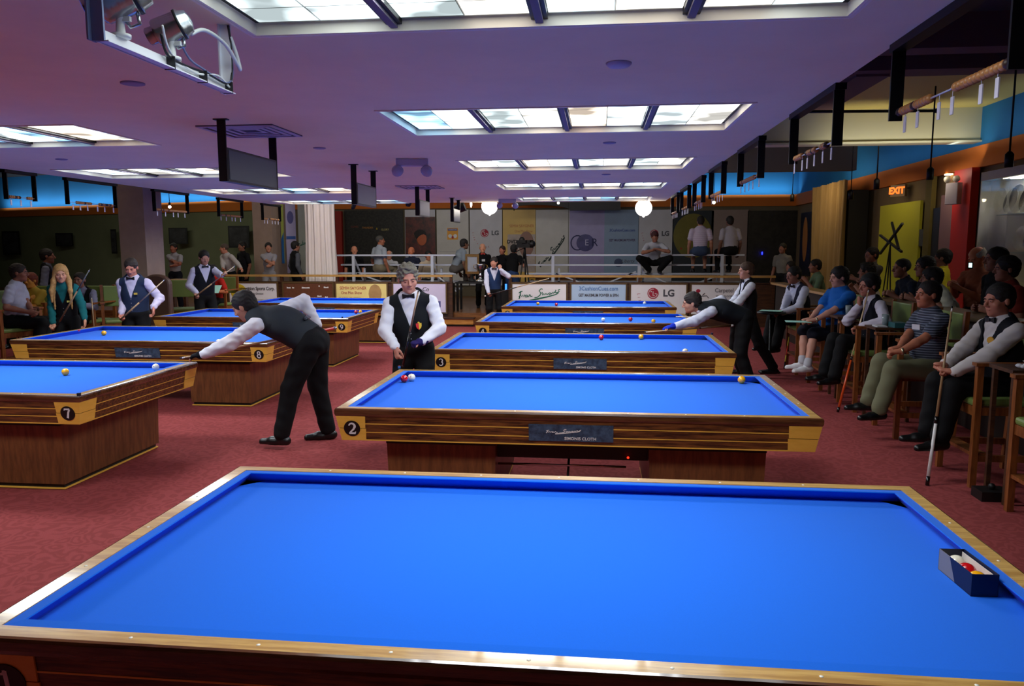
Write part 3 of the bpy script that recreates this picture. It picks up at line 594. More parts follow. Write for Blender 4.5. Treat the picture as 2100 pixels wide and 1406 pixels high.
# stadium poster
t, w, h = pan('wall_poster', 706, 829, 431, 590, mat('stadium_photo', (46, 44, 38), .5, noise=.75, scale=14, dark=(12, 12, 12)), 'large dark stadium crowd poster with a line of yellow letters', 'poster')
for i, s in enumerate(['COMES', 'THUNDER', '&', 'GLORY']): text(s, .085, 'lettering', [mat('dull_red', (120, 50, 30), .6), mat('dull_gold', (190, 130, 50), .6), YEL, mat('pale_gold', (200, 190, 120), .6)][i], t, (-.62+[0, .42, .72, .98][i]*1.0, -.002, h-.52-.03*i), stretch=.9)
t, w, h = banner(830, 894, VW, 'white wall banner with a dark red photo of a player holding a cue')
mb = MB(); mb.box(-w+.01, w, -.006, 0, h-1.45, h-.22); mb.build('photo', mat('player_photo', (110, 40, 30), .4, noise=.8, scale=3, dark=(20, 10, 16)), t)
mb = MB(); mb.sphere((.05, -.006, h-.9), .16, 16, mat('photo_face', (190, 96, 54), .5), (1, .03, 1.3)); mb.sphere((0, -.004, h-.78), .2, 16, mat('photo_hair', (24, 14, 14), .6), (1.1, .03, .9)); mb.bar((-.3, -.008, h-.55), (.02, -.008, h-1.25), .02, .004, mat('photo_cue', (150, 110, 80), .5)); mb.build('figure', None, t)
t, w, h = banner(895, 962, VC, 'pale wall banner with a small orange and purple square emblem')
mb = MB(); c = h-.75; mb.box(-.17, .17, -.006, 0, c-.17, c+.19, mat('print_amber', (240, 170, 50), .5)); mb.box(-.15, .15, -.008, -.006, c+.1, c+.17, PURT)
for sx in (-.08, .08): mb.lathe([(.06, 0), (.06, .003)], 14, WHITE, Matrix.Translation((sx, -.006, c-.06)) @ Matrix.Rotation(math.pi/2, 4, 'X'), False)
mb.box(-.03, .03, -.009, -.006, c-.14, c-.06, REDT); mb.build('square_emblem', None, t); text('THURSTON', .05, 'lettering', WHITE, t, (0, -.009, c+.135)); 
mb = MB(); mb.box(-.42, .42, -.003, 0, c-.55, c-.54); mb.build('fold_line', mat('fold_grey', (150, 150, 155), .6), t)
def lgban(p0, p1, label):
    t, w, h = banner(p0, p1, VW, label); lg(t, -.04, h-.72, .125, -.001, .29, .19)
    for k, ch in enumerate("Life's Good"): a = math.radians(178+k*10); text(ch, .075, 'lettering', REDT, t, (.02+.42*math.cos(a), -.002, h-.72+.42*math.sin(a)), roty=-(a+math.pi/2))
lgban(963, 1030, 'white wall banner with round red emblem, left of the gold banner'); lgban(1310, 1378, 'white wall banner with round red emblem, behind the squatting man')
t, w, h = banner(1031, 1098, VG, 'gold wall banner with DVD lettering behind the camera operator')
mb = MB(); mb.box(-.36, w-.01, -.004, 0, h-1.9, h-.75); mb.build('photo', mat('photo_beige', (196, 180, 170), .5, noise=.3, scale=3), t)
mb = MB(); mb.sphere((.22, -.005, h-1.05), .26, 20, mat('photo_man', (150, 110, 96), .5), (.9, .02, 1.5)); mb.build('figure', None, t)
text('SEMIH SAYGINER', .125, 'lettering', GOLDT, t, (.08, -.002, h-.5), stretch=.8); text('One Man Show', .11, 'lettering', GOLDT, t, (.14, -.002, h-.66), stretch=.8); text('DVD', .15, 'lettering', BLKT, t, (-.22, -.006, h-.98), bold=.006)
t, w, h = banner(1099, 1167, VC, 'cream wall banner with a slanting dark signature')
mb = MB(); M = Matrix.Translation((-.34, -.002, h-1.78)) @ Matrix.Rotation(-math.radians(45), 4, 'Y'); strokes(mb, SIG, .032, 1.2, .55, 0, 0, 0, None, .002, M); mb.build('lettering', mat('print_dark_green', (40, 60, 56), .6), t)
t, w, h = banner(1168, 1238, VP, 'lilac wall banner with a round globe emblem and letters')
mb = MB(); mb.sphere((-.04, 0, h-1.0), .26, 24, mat('globe_print', (84, 82, 140), .5, noise=.3, scale=6), (1.05, .02, 1)); strokes(mb, [arc(0, 0, .2, 60, 300, 12)], .035, 1, 1.1, -.28, h-1.0, -.008, NAVY); mb.build('globe_emblem', None, t)
text('R', .34, 'lettering', NAVY, t, (.24, -.012, h-1.0)); text('E', .26, 'lettering', mat('print_light', (190, 186, 220), .6), t, (0, -.012, h-1.0))
mb = MB(); mb.box(-.42, .44, -.003, 0, h-1.98, h-1.9); mb.build('text_strip', mat('print_dull_purple', (84, 70, 100), .6), t)
t, w, h = banner(1240, 1308, VB, 'pale blue wall banner with web address lines')
text('3CushionCues.com', .115, 'lettering', mat('print_mid_blue', (60, 84, 150), .6), t, (.02, -.002, h-.62), bold=.003, stretch=.85); text('GET MAXIMUM POWER', .1, 'lettering', mat('print_grey_violet', (84, 74, 110), .6), t, (.02, -.002, h-.92), bold=.003, stretch=.75)
mb = MB(); mb.sphere((-.08, 0, h-1.6), .13, 16, mat('globe_print2', (60, 76, 116), .5), (1, .02, 1)); mb.build('globe_emblem', None, t); text('Liberty', .14, 'lettering', GREYT, t, (.2, -.002, h-1.55), shear=.3); text('Billiards', .1, 'lettering', GREYT, t, (.1, -.002, h-1.95))
t, w, h = pan('wall_poster', 1380, 1460, 432, 580, mat('poster_navy', (30, 40, 50), .6), 'dark wall poster with a large round olive disc behind the seated men', 'poster')
mb = MB(); mb.sphere((0, 0, h-.75), .58, 28, mat('olive_disc', (120, 112, 40), .6, noise=.2, scale=3), (1, .02, 1.15)); mb.sphere((-.3, -.005, h-1.1), .08, 12, mat('red_spot', (170, 50, 36), .6), (1, .03, 1)); mb.build('round_motif', None, t)
banner(1460, 1530, mat('vinyl_dim', (150, 130, 124), .5, noise=.1, scale=2), 'plain dim pinkish wall banner right of the round olive poster')
t, w, h = pan('wall_poster', 1534, 1632, 432, 585, mat('dark_photo', (40, 36, 32), .5, noise=.6, scale=5, dark=(12, 10, 10)), 'wide dark photo poster at the right end of the back wall', 'poster')
mb = MB(); a = aY(689, 433, 23.9); b = aY(706, 585, 23.9); mb.box(a.x, b.x, 23.8, 23.95, .27, a.z); tag(mb.build('wall_pilaster', mat('red_paint', (150, 30, 16), .6)), 'narrow red painted pilaster left of the stadium poster', 'pilaster')
# black screen housing with swag
a = aY(1055, 412, 23.2); b = aY(1272, 431, 23.2)
t = thing('projection_screen_case', ((a.x+b.x)/2, 23.2, b.z), 'long black screen housing with a curved lower edge above the banners', 'screen case'); w = (b.x-a.x)/2; h = a.z-b.z+.15
mb = MB(); P = [(-w, h), (-w, 0)]+[(-.9+1.1*math.cos(math.pi-math.pi*i/14)*.9, .0+.17*math.sin(math.pi*i/14)) for i in range(15)]+[(w, 0), (w, h)]
P = [(max(min(x, w), -w), z) for x, z in P]; n = len(P); mb.prism([(x, z) for x, z in P][::-1], 0, .25, None, Matrix.Rotation(math.pi/2, 4, 'X')); mb.build('case', BLACK, t)
for sx in (-w+.1, w-.1): mb = MB(); mb.tube([(sx, -.12, h-.02), (sx, -.12, 4.5-b.z)], .012); mb.build('hanging_rod', BLACKM, t)
# left side banners beyond the draped column
def lban(px0, px1, py0, py1, Y, m, label): return pan('wall_banner', px0, px1, py0, py1, m, label, 'banner', Y)
t, w, h = lban(574, 584, 415, 540, 19.6, mat('vinyl_lime', (176, 190, 90), .5), 'narrow lime and blue banner left of the lilac banner')
mb = MB(); mb.add([(-w, -.004, 0), (w, -.004, 0), (w, -.004, h*.52), (-w, -.004, h*.4)], [(0, 1, 2, 3)]); mb.build('blue_field', mat('print_royal', (30, 100, 170), .6), t)
t, w, h = lban(584, 609, 412, 560, 19.5, vinyl('vinyl_lilac2', (190, 184, 226)), 'lilac banner with an oval emblem left of the draped column')
mb = MB(); mb.sphere((0, 0, h-.42), .11, 16, PURT, (.8, .03, 1.5)); mb.box(-w+.01, w, -.005, 0, h-.98, h-.9, mat('print_cobalt', (60, 100, 180), .6)); mb.build('emblem', None, t)
t, w, h = lban(609.5, 628, 412, 560, 19.55, vinyl('vinyl_mint', (196, 206, 196)), 'pale green-white banner touching the draped column')
mb = MB(); strokes(mb, SIG, .012, .3, .3, -.14, h-1.15, -.004, GREEN); mb.build('lettering', None, t)
# draped column
def drape(name, cx, cy, rx, ry, z0, z1, n, m, label, folds=13, amp=.035, seed=0, open_=False, cat='curtain'):
    rnd = random.Random(seed); ph = [rnd.uniform(0, 6.28) for _ in range(6)]; vs = []; fs = []; K = 24
    for j in range(K+1):
        s = j/K; z = z0+(z1-z0)*s
        for i in range(n):
            a = 2*math.pi*i/n; k = amp*(math.sin(folds*a+ph[0]+s*1.3)+.5*math.sin(2.3*folds*a+ph[1])+.35*math.sin(5*a+ph[2]+4*s)); k *= (1-.45*s)
            fl = 1+.07*(1-s)+.03*math.sin(9*s)
            vs.append((cx+(rx*fl+k)*math.cos(a), cy+(ry*fl+k)*math.sin(a), z))
    for j in range(K):
        for i in range(n): fs.append((j*n+i, j*n+(i+1) % n, (j+1)*n+(i+1) % n, (j+1)*n+i))
    mb = MB(); mb.add(vs, fs, None, True); return tag(mb.build(name, m), label, cat)
CURT = mat('curtain_white', (228, 216, 210), .9, noise=.1, scale=4, stretch=(6, 6, .6))
a = aY(627, 430, 18.35); b = aY(684, 430, 18.35)
drape('draped_column', (a.x+b.x)/2, 18.35, (b.x-a.x)/2-.02, .33, .27, 3.9, 160, CURT, 'tall column wrapped in white drapes left of the bleacher', 12, .03, 1)
TAN = mat('curtain_tan', (170, 136, 84), .9, noise=.12, scale=4, stretch=(6, 6, .6))
a = aX(1672, 375, 5.3); b = aX(1736, 375, 5.3)
mb = MB(); vs = []; fs = []; n = 120; K = 12
for j in range(K+1):
    for i in range(n+1):
        s = i/n; z = .0+(3.22)*j/K; y = a.y+.05-(a.y-b.y+.1)*s; x = 5.3+.07*math.sin(s*62)+.03*math.sin(s*23+j*.2); vs.append((x, y, z))
for j in range(K):
    for i in range(n): k = j*(n+1)+i; fs.append((k, k+1, k+n+2, k+n+1))
vs2 = [(x+.015, y, z) for x, y, z in vs]; o = len(vs); fs += [tuple(i+o for i in f[::-1]) for f in fs[:K*n]]
mb.add(vs+vs2, fs, None, True); tag(mb.build('curtain', TAN), 'tan floor-length curtain hanging beside the right wall', 'curtain')
# ================================================================ sponsor boards (partition at y = 17.8)
PY = 17.72; WALN = wood('partition_wood', (84, 50, 28), (56, 32, 18), .5, (1, 8, 8), .1)
HOAK = wood('handrail_oak', (202, 160, 92), (180, 136, 72), .35, (1, 10, 10), .3)
def partition(px0, px1, label):
    a = aY(px0, 580, PY); b = aY(px1, 580, PY); t = thing('partition', ((a.x+b.x)/2, PY, 0), label, 'partition'); w = (b.x-a.x)/2
    mb = MB(); mb.box(-w, w, 0, .06, .0, 1.0); mb.build('panel', WALN, t); mb = MB(); mb.box(-w, w, -.03, .09, 1.11, 1.16); mb.build('handrail', HOAK, t)
    n = max(2, int(2*w/1.3)+1)
    for i in range(n): mb = MB(); x = -w+.04+(2*w-.08)*i/(n-1); mb.box(x-.03, x+.03, -.01, .07, 0, 1.11); mb.build('post', WALN, t)
    mb = MB(); mb.box(-w, w, -.02, .08, .97, 1.0); mb.build('cap', WALN, t)
partition(462, 928, 'left run of dark wooden partition with oak handrail and sponsor boards'); partition(1043, 1590, 'right run of dark wooden partition with oak handrail and sponsor boards')
FRM = mat('board_frame', (96, 74, 44), .4)
def board(px0, px1, m, label, top=.955, bot=.29):
    a = aY(px0, 600, PY-.03); b = aY(px1, 600, PY-.03); w = (b.x-a.x)/2; t = thing('sponsor_board', ((a.x+b.x)/2, PY-.035, bot), label, 'sponsor board'); h = top-bot
    mb = MB(); mb.box(-w, w, 0, .015, 0, h); mb.build('panel', m, t)
    mb = MB(); mitred(mb, w+.035, h/2+.035, w, h/2, -.012, .012); o = mb.build('frame', FRM, t); o.data.transform(Matrix.Translation((0, .004, h/2)) @ Matrix.Rotation(math.pi/2, 4, 'X')); return t, w, h
PW = mat('board_white', (248, 248, 252), .4); 
t, w, h = board(471, 568, PW, 'white sponsor board with a yellow disc, leftmost')
mb = MB(); mb.sphere((-.36, .0, h-.22), .2, 24, YEL, (1, .012, 1)); mb.build('yellow_disc', None, t)
text('Competition Sports Corp.', .115, 'lettering', BLKT, t, (.06, -.004, h-.13), bold=.002, stretch=.78); text('Billiards Division', .065, 'lettering', BLKT, t, (.06, -.004, h-.25), stretch=.9)
mb = MB(); mb.box(-.3, .5, -.002, 0, h-.4, h-.392); mb.build('rule', GREYT, t)
t, w, h = board(582, 682, mat('cork_brown', (110, 62, 36), .8, noise=.2, scale=20), 'brown notice board with torn white scraps between two sponsor boards')
rnd = random.Random(5)
for x, z, s in [(-.47, .1, .1), (-.36, .1, .05), (-.05, .1, .2), (.28, .06, .03), (.45, .09, .12), (.28, .3, .11), (.45, .32, .07), (-.1, .5, .12), (.1, .55, .08), (-.45, .42, .08)]:
    mb = MB(); mb.add([(x-s/2, -.004, h-z-.02), (x+s/2, -.004, h-z-.025+rnd.uniform(-.01, .01)), (x+s/2.2, -.004, h-z+.015), (x, -.004, h-z+.005), (x-s/2.1, -.004, h-z+.02)], [(0, 1, 2, 3, 4)]); mb.build('paper_scrap', WHITE, t)
t, w, h = board(690, 793, mat('board_gold', (252, 232, 150), .4, noise=.12, scale=2), 'gold sponsor board with red lettering and a portrait')
text('SEMIH SAYGINER', .1, 'lettering', REDT, t, (-.2, -.004, h-.11), stretch=.85); text('One Man Show', .095, 'lettering', REDT, t, (-.24, -.004, h-.22), stretch=.85); text('BILLIARDS COLLECTION', .05, 'lettering', GREYT, t, (-.28, -.004, h-.34))
mb = MB(); mb.sphere((.33, .003, h-.24), .24, 20, mat('portrait_tan', (190, 150, 96), .5, noise=.2, scale=5), (.85, .02, 1.2)); mb.build('portrait', None, t)
t, w, h = board(807, 914, mat('board_lilac', (226, 216, 246), .4, noise=.06, scale=2), 'lilac sponsor board directly behind the grey-haired player')
text('Co', .13, 'lettering', BLKT, t, (.14, -.004, h-.13), shear=.3); mb = MB(); mb.box(.33, .5, -.003, 0, .12, .26); mb.build('stamp', PURT, t)
t, w, h = board(1051, 1161, PW, 'white sponsor board with a green signature')
mb = MB(); strokes(mb, SIG, .022, .95, .66, -.47, h-.38, -.003, GREEN); mb.build('lettering', None, t)
t, w, h = board(1172, 1283, mat('board_pale_blue', (190, 218, 248), .4), 'pale blue sponsor board with web address')
text('3CushionCues.com', .125, 'lettering', BLT, t, (0, -.004, h-.1), bold=.002, stretch=.9); text('GET MAXIMUM POWER & SPIN', .088, 'lettering', GREYT, t, (0, -.004, h-.25), bold=.003, stretch=.75); text('Liberty Cues', .08, 'lettering', REDT, t, (-.05, -.004, h-.42), shear=.3)
t, w, h = board(1294, 1407, PW, 'white sponsor board with round red emblem and grey letters')
lg(t, -.12, h-.2, .125, -.001, .23, .21); [text(ch, .09, 'lettering', REDT, t, (-.44+.006*k*k, -.003, h-.22-.07*k), roty=math.pi/2) for k, ch in enumerate('Life\'s')]
t, w, h = board(1418, 1530, PW, 'white sponsor board with a red rose, partly behind the standing referee')
mb = MB(); mb.sphere((-.45, 0, h-.14), .05, 12, REDT, (1, .05, .8)); strokes(mb, [[(-.45, -.18), (-.38, -.26), (-.26, -.25), (-.22, -.3)], [(-.36, -.24), (-.3, -.19)]], .015, 1, 1, 0, h, -.004, BLKT); mb.build('rose', None, t); text('Carpetel', .13, 'lettering', GREYT, t, (.12, -.004, h-.13), stretch=.9); text('YOUR FLOOR', .06, 'lettering', GREYT, t, (.12, -.004, h-.26))
# steps, speaker, black table, trophy, case
t = thing('stage_step', (-3.46, 17.60, 0), 'low varnished wooden step up to the stage with dark kickboard', 'step')
SW = wood('step_wood', (196, 140, 70), (170, 112, 50), .3, (1, 8, 8), .4)
mb = MB(); mb.box(-.75, .68, -.32, -.01, .05, .17); mb.build('riser', SW, t); mb = MB(); mb.box(-.76, .69, -.34, -.01, .17, .195); mb.build('tread', WALN, t); mb = MB(); mb.box(-.72, .65, -.28, -.01, 0, .05); mb.build('kickboard', BLACK, t)
mb = MB(); a = aY(926, 588, 17.9); mb.box(a.x-.28, a.x+.0, 18.0, 18.35, .27, .95); tag(mb.build('loudspeaker', BLACK, bevel=.01), 'black loudspeaker box at the top of the stage step', 'loudspeaker')
t = thing('trophy_table', (-2.93, 18.6, .27), 'black-topped table behind the step carrying a trophy', 'table')
mb = MB(); mb.box(-.45, .5, -.3, .3, .66, .70); mb.build('tabletop', BLACK, t)
for sx in (-.4, .45):
    for sy in (-.25, .25): mb = MB(); mb.box(sx-.025, sx+.025, sy-.025, sy+.025, 0, .66); mb.build('leg', BLACK, t)
GOLD = mat('gold_metal', (200, 160, 90), .25, 1); SILV = mat('silver_metal', (200, 200, 205), .2, 1)
t = thing('trophy', (-2.8, 18.55, .97), 'silver and gold cup trophy on the black table', 'trophy')
mb = MB(); mb.lathe([(.13, 0), (.13, .03), (.09, .05), (.05, .07), (.03, .12), (.06, .15), (.03, .18), (.025, .22), (.06, .27), (.1, .34), (.11, .42), (.105, .43)], 20); mb.build('cup', SILV, t)
mb = MB(); mb.sphere((0, 0, .24), .035, 12); mb.build('stem_ball', GOLD, t)
for s in (-1, 1): mb = MB(); mb.tube([(s*.09, 0, .3), (s*.16, 0, .33), (s*.17, 0, .39), (s*.11, 0, .41)], .008); mb.build('cup_handle', GOLD, t)
t = thing('framed_plaque', (-3.02, 18.7, .97), 'framed silver plaque standing beside the trophy', 'plaque')
mb = MB(); mitred(mb, .17, .24, .12, .18, 0, .03); o = mb.build('frame', GOLD, t); o.data.transform(Matrix.Translation((0, 0, .42)) @ Matrix.Rotation(math.pi/2, 4, 'X')); mb = MB(); mb.box(-.12, .12, -.01, 0, .24, .6); mb.build('plate', mat('plaque_grey', (170, 174, 180), .35, .3), t); mb = MB(); mb.lathe([(.1, 0), (.1, .03), (.03, .06), (.02, .18)], 16); mb.build('foot', BLACK, t)
# aluminium bleacher
def bleacher(x0, x1, xs, label, braces):
    t = thing('bleacher', (x0, 19.0, .27), label, 'bleacher')
    for i, (z, y, n) in enumerate([(1.62, 19.0, 'seat_plank'), (1.375, 19.35, 'rail_plank'), (1.165, 19.1, 'foot_plank'), (.95, 19.5, 'seat_plank'), (.74, 19.9, 'foot_plank')]):
        mb = MB(); mb.box(0, x1-x0, y-19.0, y-18.76, z-.27-.04, z-.27); mb.build(n, ALU, t)
    for x in xs:
        mb = MB(); mb.box(x-x0-.035, x-x0+.035, -.03, .03, 0, 1.32); mb.box(x-x0+.1, x-x0+.15, .5, .54, 0, 1.0); mb.bar((x-x0, 0, 1.3), (x-x0, 1.0, .5), .03, .05); mb.build('upright', ALU, t)
    for a, b in braces: mb = MB(); mb.bar((a[0]-x0, .12, a[1]-.27), (b[0]-x0, .12, b[1]-.27), .04, .03); mb.build('brace', ALU, t)
bleacher(-6.55, -3.5, [-6.1, -4.08], 'left aluminium bleacher with planks and cross braces behind the partition', [((-6.05, 1.15), (-4.6, .65)), ((-4.0, 1.1), (-3.5, .7))])
bleacher(-1.75, 3.5, [-1.07, 1.02, 2.98], 'right aluminium bleacher with planks and cross braces behind the partition', [((-1.0, 1.15), (.25, .7)), ((.95, 1.2), (-.3, .7)), ((1.1, 1.2), (2.2, .7)), ((2.9, 1.1), (1.8, .7))])
# camera tripod
t = thing('video_camera', aY(1076, 500, 18.45), 'black video camera on a tripod in front of the gold banner', 'video camera', rotz=1.0)
mb = MB(); mb.box(-.06, .08, -.2, .2, -.09, .09); mb.box(-.1, -.06, -.1, .05, .02, .09); mb.lathe([(.06, 0), (.07, .12)], 14, M=Matrix.Translation((0, -.15, 0)) @ Matrix.Rotation(math.pi/2, 4, 'X')); mb.sphere((.02, .1, .1), .07, 12); mb.build('body', BLACK, t); zf = .27-t.location.z
for a in (.5, 2.6, 4.7): mb = MB(); mb.tube([(0, 0, -.1), (.24*math.cos(a), .24*math.sin(a), zf)], .018); mb.build('tripod_leg', BLACKM, t)
mb = MB(); mb.tube([(0, 0, -.09), (.05, .35, -.2)], .01); mb.tube([(0, 0, -.09), (0, 0, -.35)], .025); mb.build('pan_handle', BLACKM, t)
# ================================================================ right wall things
RX = 5.84
def rpan(px0, px1, z0, z1, m, name, label, cat, th=.05, X=RX):
    ya = aX(px0, 507, X).y; yb = aX(px1, 507, X).y; t = thing(name, (X, (ya+yb)/2, z0), label, cat)
    L = abs(ya-yb)/2; mb = MB(); mb.box(-th, 0, -L, L, 0, z1-z0); mb.build('panel', m, t); return t, L
rpan(1806, 1888, .2, 2.62, mat('lime_panel', (196, 190, 40), .7), 'wall_panel', 'tall lime-yellow panel on the right wall behind the crossed sticks', 'panel')
rpan(1740, 1776, 0, 3.0, mat('black_cabinet', (24, 20, 18), .6), 'tall_cabinet', 'tall black cabinet between the curtain and the yellow panel', 'cabinet', .4, X=5.78)
rpan(1963, 1999, 0, 3.0, mat('red_column_paint', (200, 34, 12), .5), 'wall_column', 'bright red wall column left of the lit display case', 'column', .12)
rpan(1930, 1962, 0, 2.65, mat('mauve_column_paint', (140, 104, 104), .8), 'wall_column', 'dull mauve wall column beside the red column', 'column', .05)
rpan(1901, 1913, 0, 3.0, mat('olive_post', (110, 96, 40), .8), 'wall_post', 'olive post between yellow panel and dark picture', 'post', .08)
rpan(1915, 1930, 1.55, 2.45, mat('dark_picture', (30, 30, 28), .3, noise=.4, scale=5), 'framed_picture', 'dark framed picture on the right wall left of the mauve column', 'picture', .05)
rpan(1884, 1900, 1.8, 2.1, mat('small_picture', (90, 90, 84), .3, noise=.5, scale=8), 'framed_picture', 'small framed picture on the right wall beside the yellow panel', 'picture', .04)
t, L_ = rpan(1643, 1664, 1.0, 2.75, mat('tall_poster_dark', (24, 26, 40), .5), 'wall_poster', 'tall narrow dark poster with an orange oval left of the tan curtain', 'poster', .04)
mb = MB(); mb.sphere((-.045, 0, 1.0), .62, 24, mat('amber_print', (190, 120, 50), .6), (.01, .42, 1)); mb.build('oval_motif', None, t)
t = thing('crossed_sticks', (5.3, 16.0, .0), 'black sculpture of crossed sticks on thin legs before the yellow panel', 'sculpture')
C0 = aX(1829, 490, 5.3)-t.location
for d0, d1 in (((-24, 30), (22, -32)), ((-24, -8), (20, 26)), ((0, -34), (14, 20))):
    a = aX(1829+d0[0], 490+d0[1], 5.3)-Vector(t.location); b = aX(1829+d1[0], 490+d1[1], 5.25)-Vector(t.location); mb = MB(); mb.bar(a, b, .036, .036); mb.build('stick', BLACK, t)
for dy in (-.35, .0, .4): mb = MB(); mb.tube([(-.02, C0.y, C0.z-.1), (-.05, C0.y+dy, 0)], .012); mb.build('leg', BLACKM, t)
# exit sign
t = thing('exit_sign', aX(1843, 391, 5.7), 'small glowing orange exit sign above the yellow panel', 'exit sign', rotz=-1.05)
mb = MB(); mb.box(-.16, .16, -.03, .03, -.11, .11); mb.build('housing', mat('sign_case', (120, 90, 60), .5), t); mb = MB(); mb.bar((0, .02, .05), (.11, .19, .05), .02, .02); mb.build('bracket', BLACKM, t); text('EXIT', .17, 'lettering', mat('exit_glow', (255, 120, 40), .5, emit=1.5, ecol=(255, 110, 30)), t, (-.02, -.032, 0), bold=.008)
t = thing('emergency_light', aX(1956, 385, 5.6), 'white emergency light with twin heads on the red column', 'emergency light', rotz=-1.1)
mb = MB(); mb.box(-.11, .11, -.05, .06, -.26, .08); mb.build('housing', mat('em_plastic', (206, 196, 196), .5), t, bevel=.01)
for s in (-1, 1): mb = MB(); mb.lathe([(.02, -.03), (.05, 0), (.055, .04), (.001, .05)], 14, M=Matrix.Translation((s*.08, -.03, .14)) @ Matrix.Rotation(1.9, 4, 'X')); mb.build('lamp_head', mat('em_lens', (230, 220, 190), .2), t)
mb = MB(); mb.box(-.02, .02, -.06, .06, -.06, .06); tag(mb.build('wall_switch', mat('switch_glow', (250, 230, 200), .4, emit=.8), loc=aX(1961, 450, 5.75)), 'small square lit switch plate on the mauve column', 'switch')
mb = MB(); mb.lathe([(.07, 0), (.07, .02)], 16, M=Matrix.Translation(Vector((5.86, aX(1942, 346, 5.82).y, 2.982)))); tag(mb.build('downlight', mat('downlight_glow', (255, 224, 170), .4, emit=8)), 'small glowing downlight under the orange band', 'downlight')
# display case
ya = aX(2003, 450, 5.44).y; yb = ya-2.3
t = thing('display_case', (5.86, ya, 0), 'lit glass display case with silver plates at the right edge', 'display case')
CI = mat('case_lining', (200, 196, 180), .7); z0, z1 = 1.0, 2.72
mb = MB(); mb.box(-.02, .0, -2.3, 0, z0, z1, CI); mb.box(-.4, 0, -2.3, 0, z1, z1+.12, CI); mb.box(-.42, 0, -2.3, 0, z0-.1, z0, CI); mb.box(-.4, 0, -.02, 0, z0, z1, CI); mb.box(-.4, 0, -2.32, -2.3, z0, z1, CI); mb.box(-.42, 0, -2.32, 0, 0, z0-.1, WALN); mb.build('cabinet', None, t)
mb = MB()
for z in (2.22, 1.7): mb.box(-.3, -.02, -2.28, -.3, z, z+.012)
mb.build('shelf', mat('shelf_glass', (190, 210, 205), .1), t)
mb = MB(); mb.box(-.25, -.12, -1.9, -.5, z1-.012, z1-.002); mb.build('light_strip', mat('case_lamp', (255, 250, 240), .5, emit=9), t)
mb = MB(); mb.box(-.4, -.392, -2.3, -.02, z0, z1); mb.build('glass', mat('clear_glass', (255, 255, 255), .02, trans=1, alpha=.25), t)
for i, (dy, z, r) in enumerate([(-.42, 2.42, .17), (-.85, 2.42, .19), (-1.3, 2.42, .19), (-1.0, 1.89, .16), (-1.5, 1.89, .17)]):
    p = MB(); M = Matrix.Translation((5.86-.16, ya+dy, z)) @ Matrix.Rotation(-1.35, 4, 'Y'); p.lathe([(.001, 0), (r*.6, .004), (r, .03), (r*1.02, .03), (r*.62, -.004), (.001, -.006)], 28, M=M); tag(p.build('silver_plate', SILV), '%s silver plate standing in the lit display case' % ['leftmost upper', 'middle upper', 'right upper', 'left lower', 'right lower'][i], 'plate')
# posters on dim left wall, tables, bar clutter
def lwall(px0, px1, py0, py1, Y, m, label):
    a = aY(px0, py0, Y); b = aY(px1, py1, Y); t = thing('framed_poster', ((a.x+b.x)/2, Y, b.z), label, 'poster'); w = (b.x-a.x)/2; h = a.z-b.z
    mb = MB(); mb.box(-w, w, 0, .03, 0, h); mb.build('frame', BLACK, t); mb = MB(); mb.box(-w*.86, w*.86, -.004, 0, h*.08, h*.92); mb.build('print', m, t)
DP = mat('dim_print', (52, 52, 56), .5, noise=.6, scale=3, dark=(14, 14, 18))
Yb = lambda px: 24+(560-px)/560*4.1
for px0, px1, py0, py1, lb in ((3, 42, 474, 522, 'dark framed poster at the far left picture edge'), (113, 150, 478, 505, 'small dark landscape poster on the left wall'), (345, 385, 467, 500, 'dark framed poster above the man with folded arms'), (467, 512, 463, 508, 'dark framed poster behind the man in the white shirt'), (226, 240, 470, 520, 'narrow dark poster beside the large pillar')): lwall(px0, px1, py0, py1, Yb((px0+px1)/2)-.5, DP, lb)
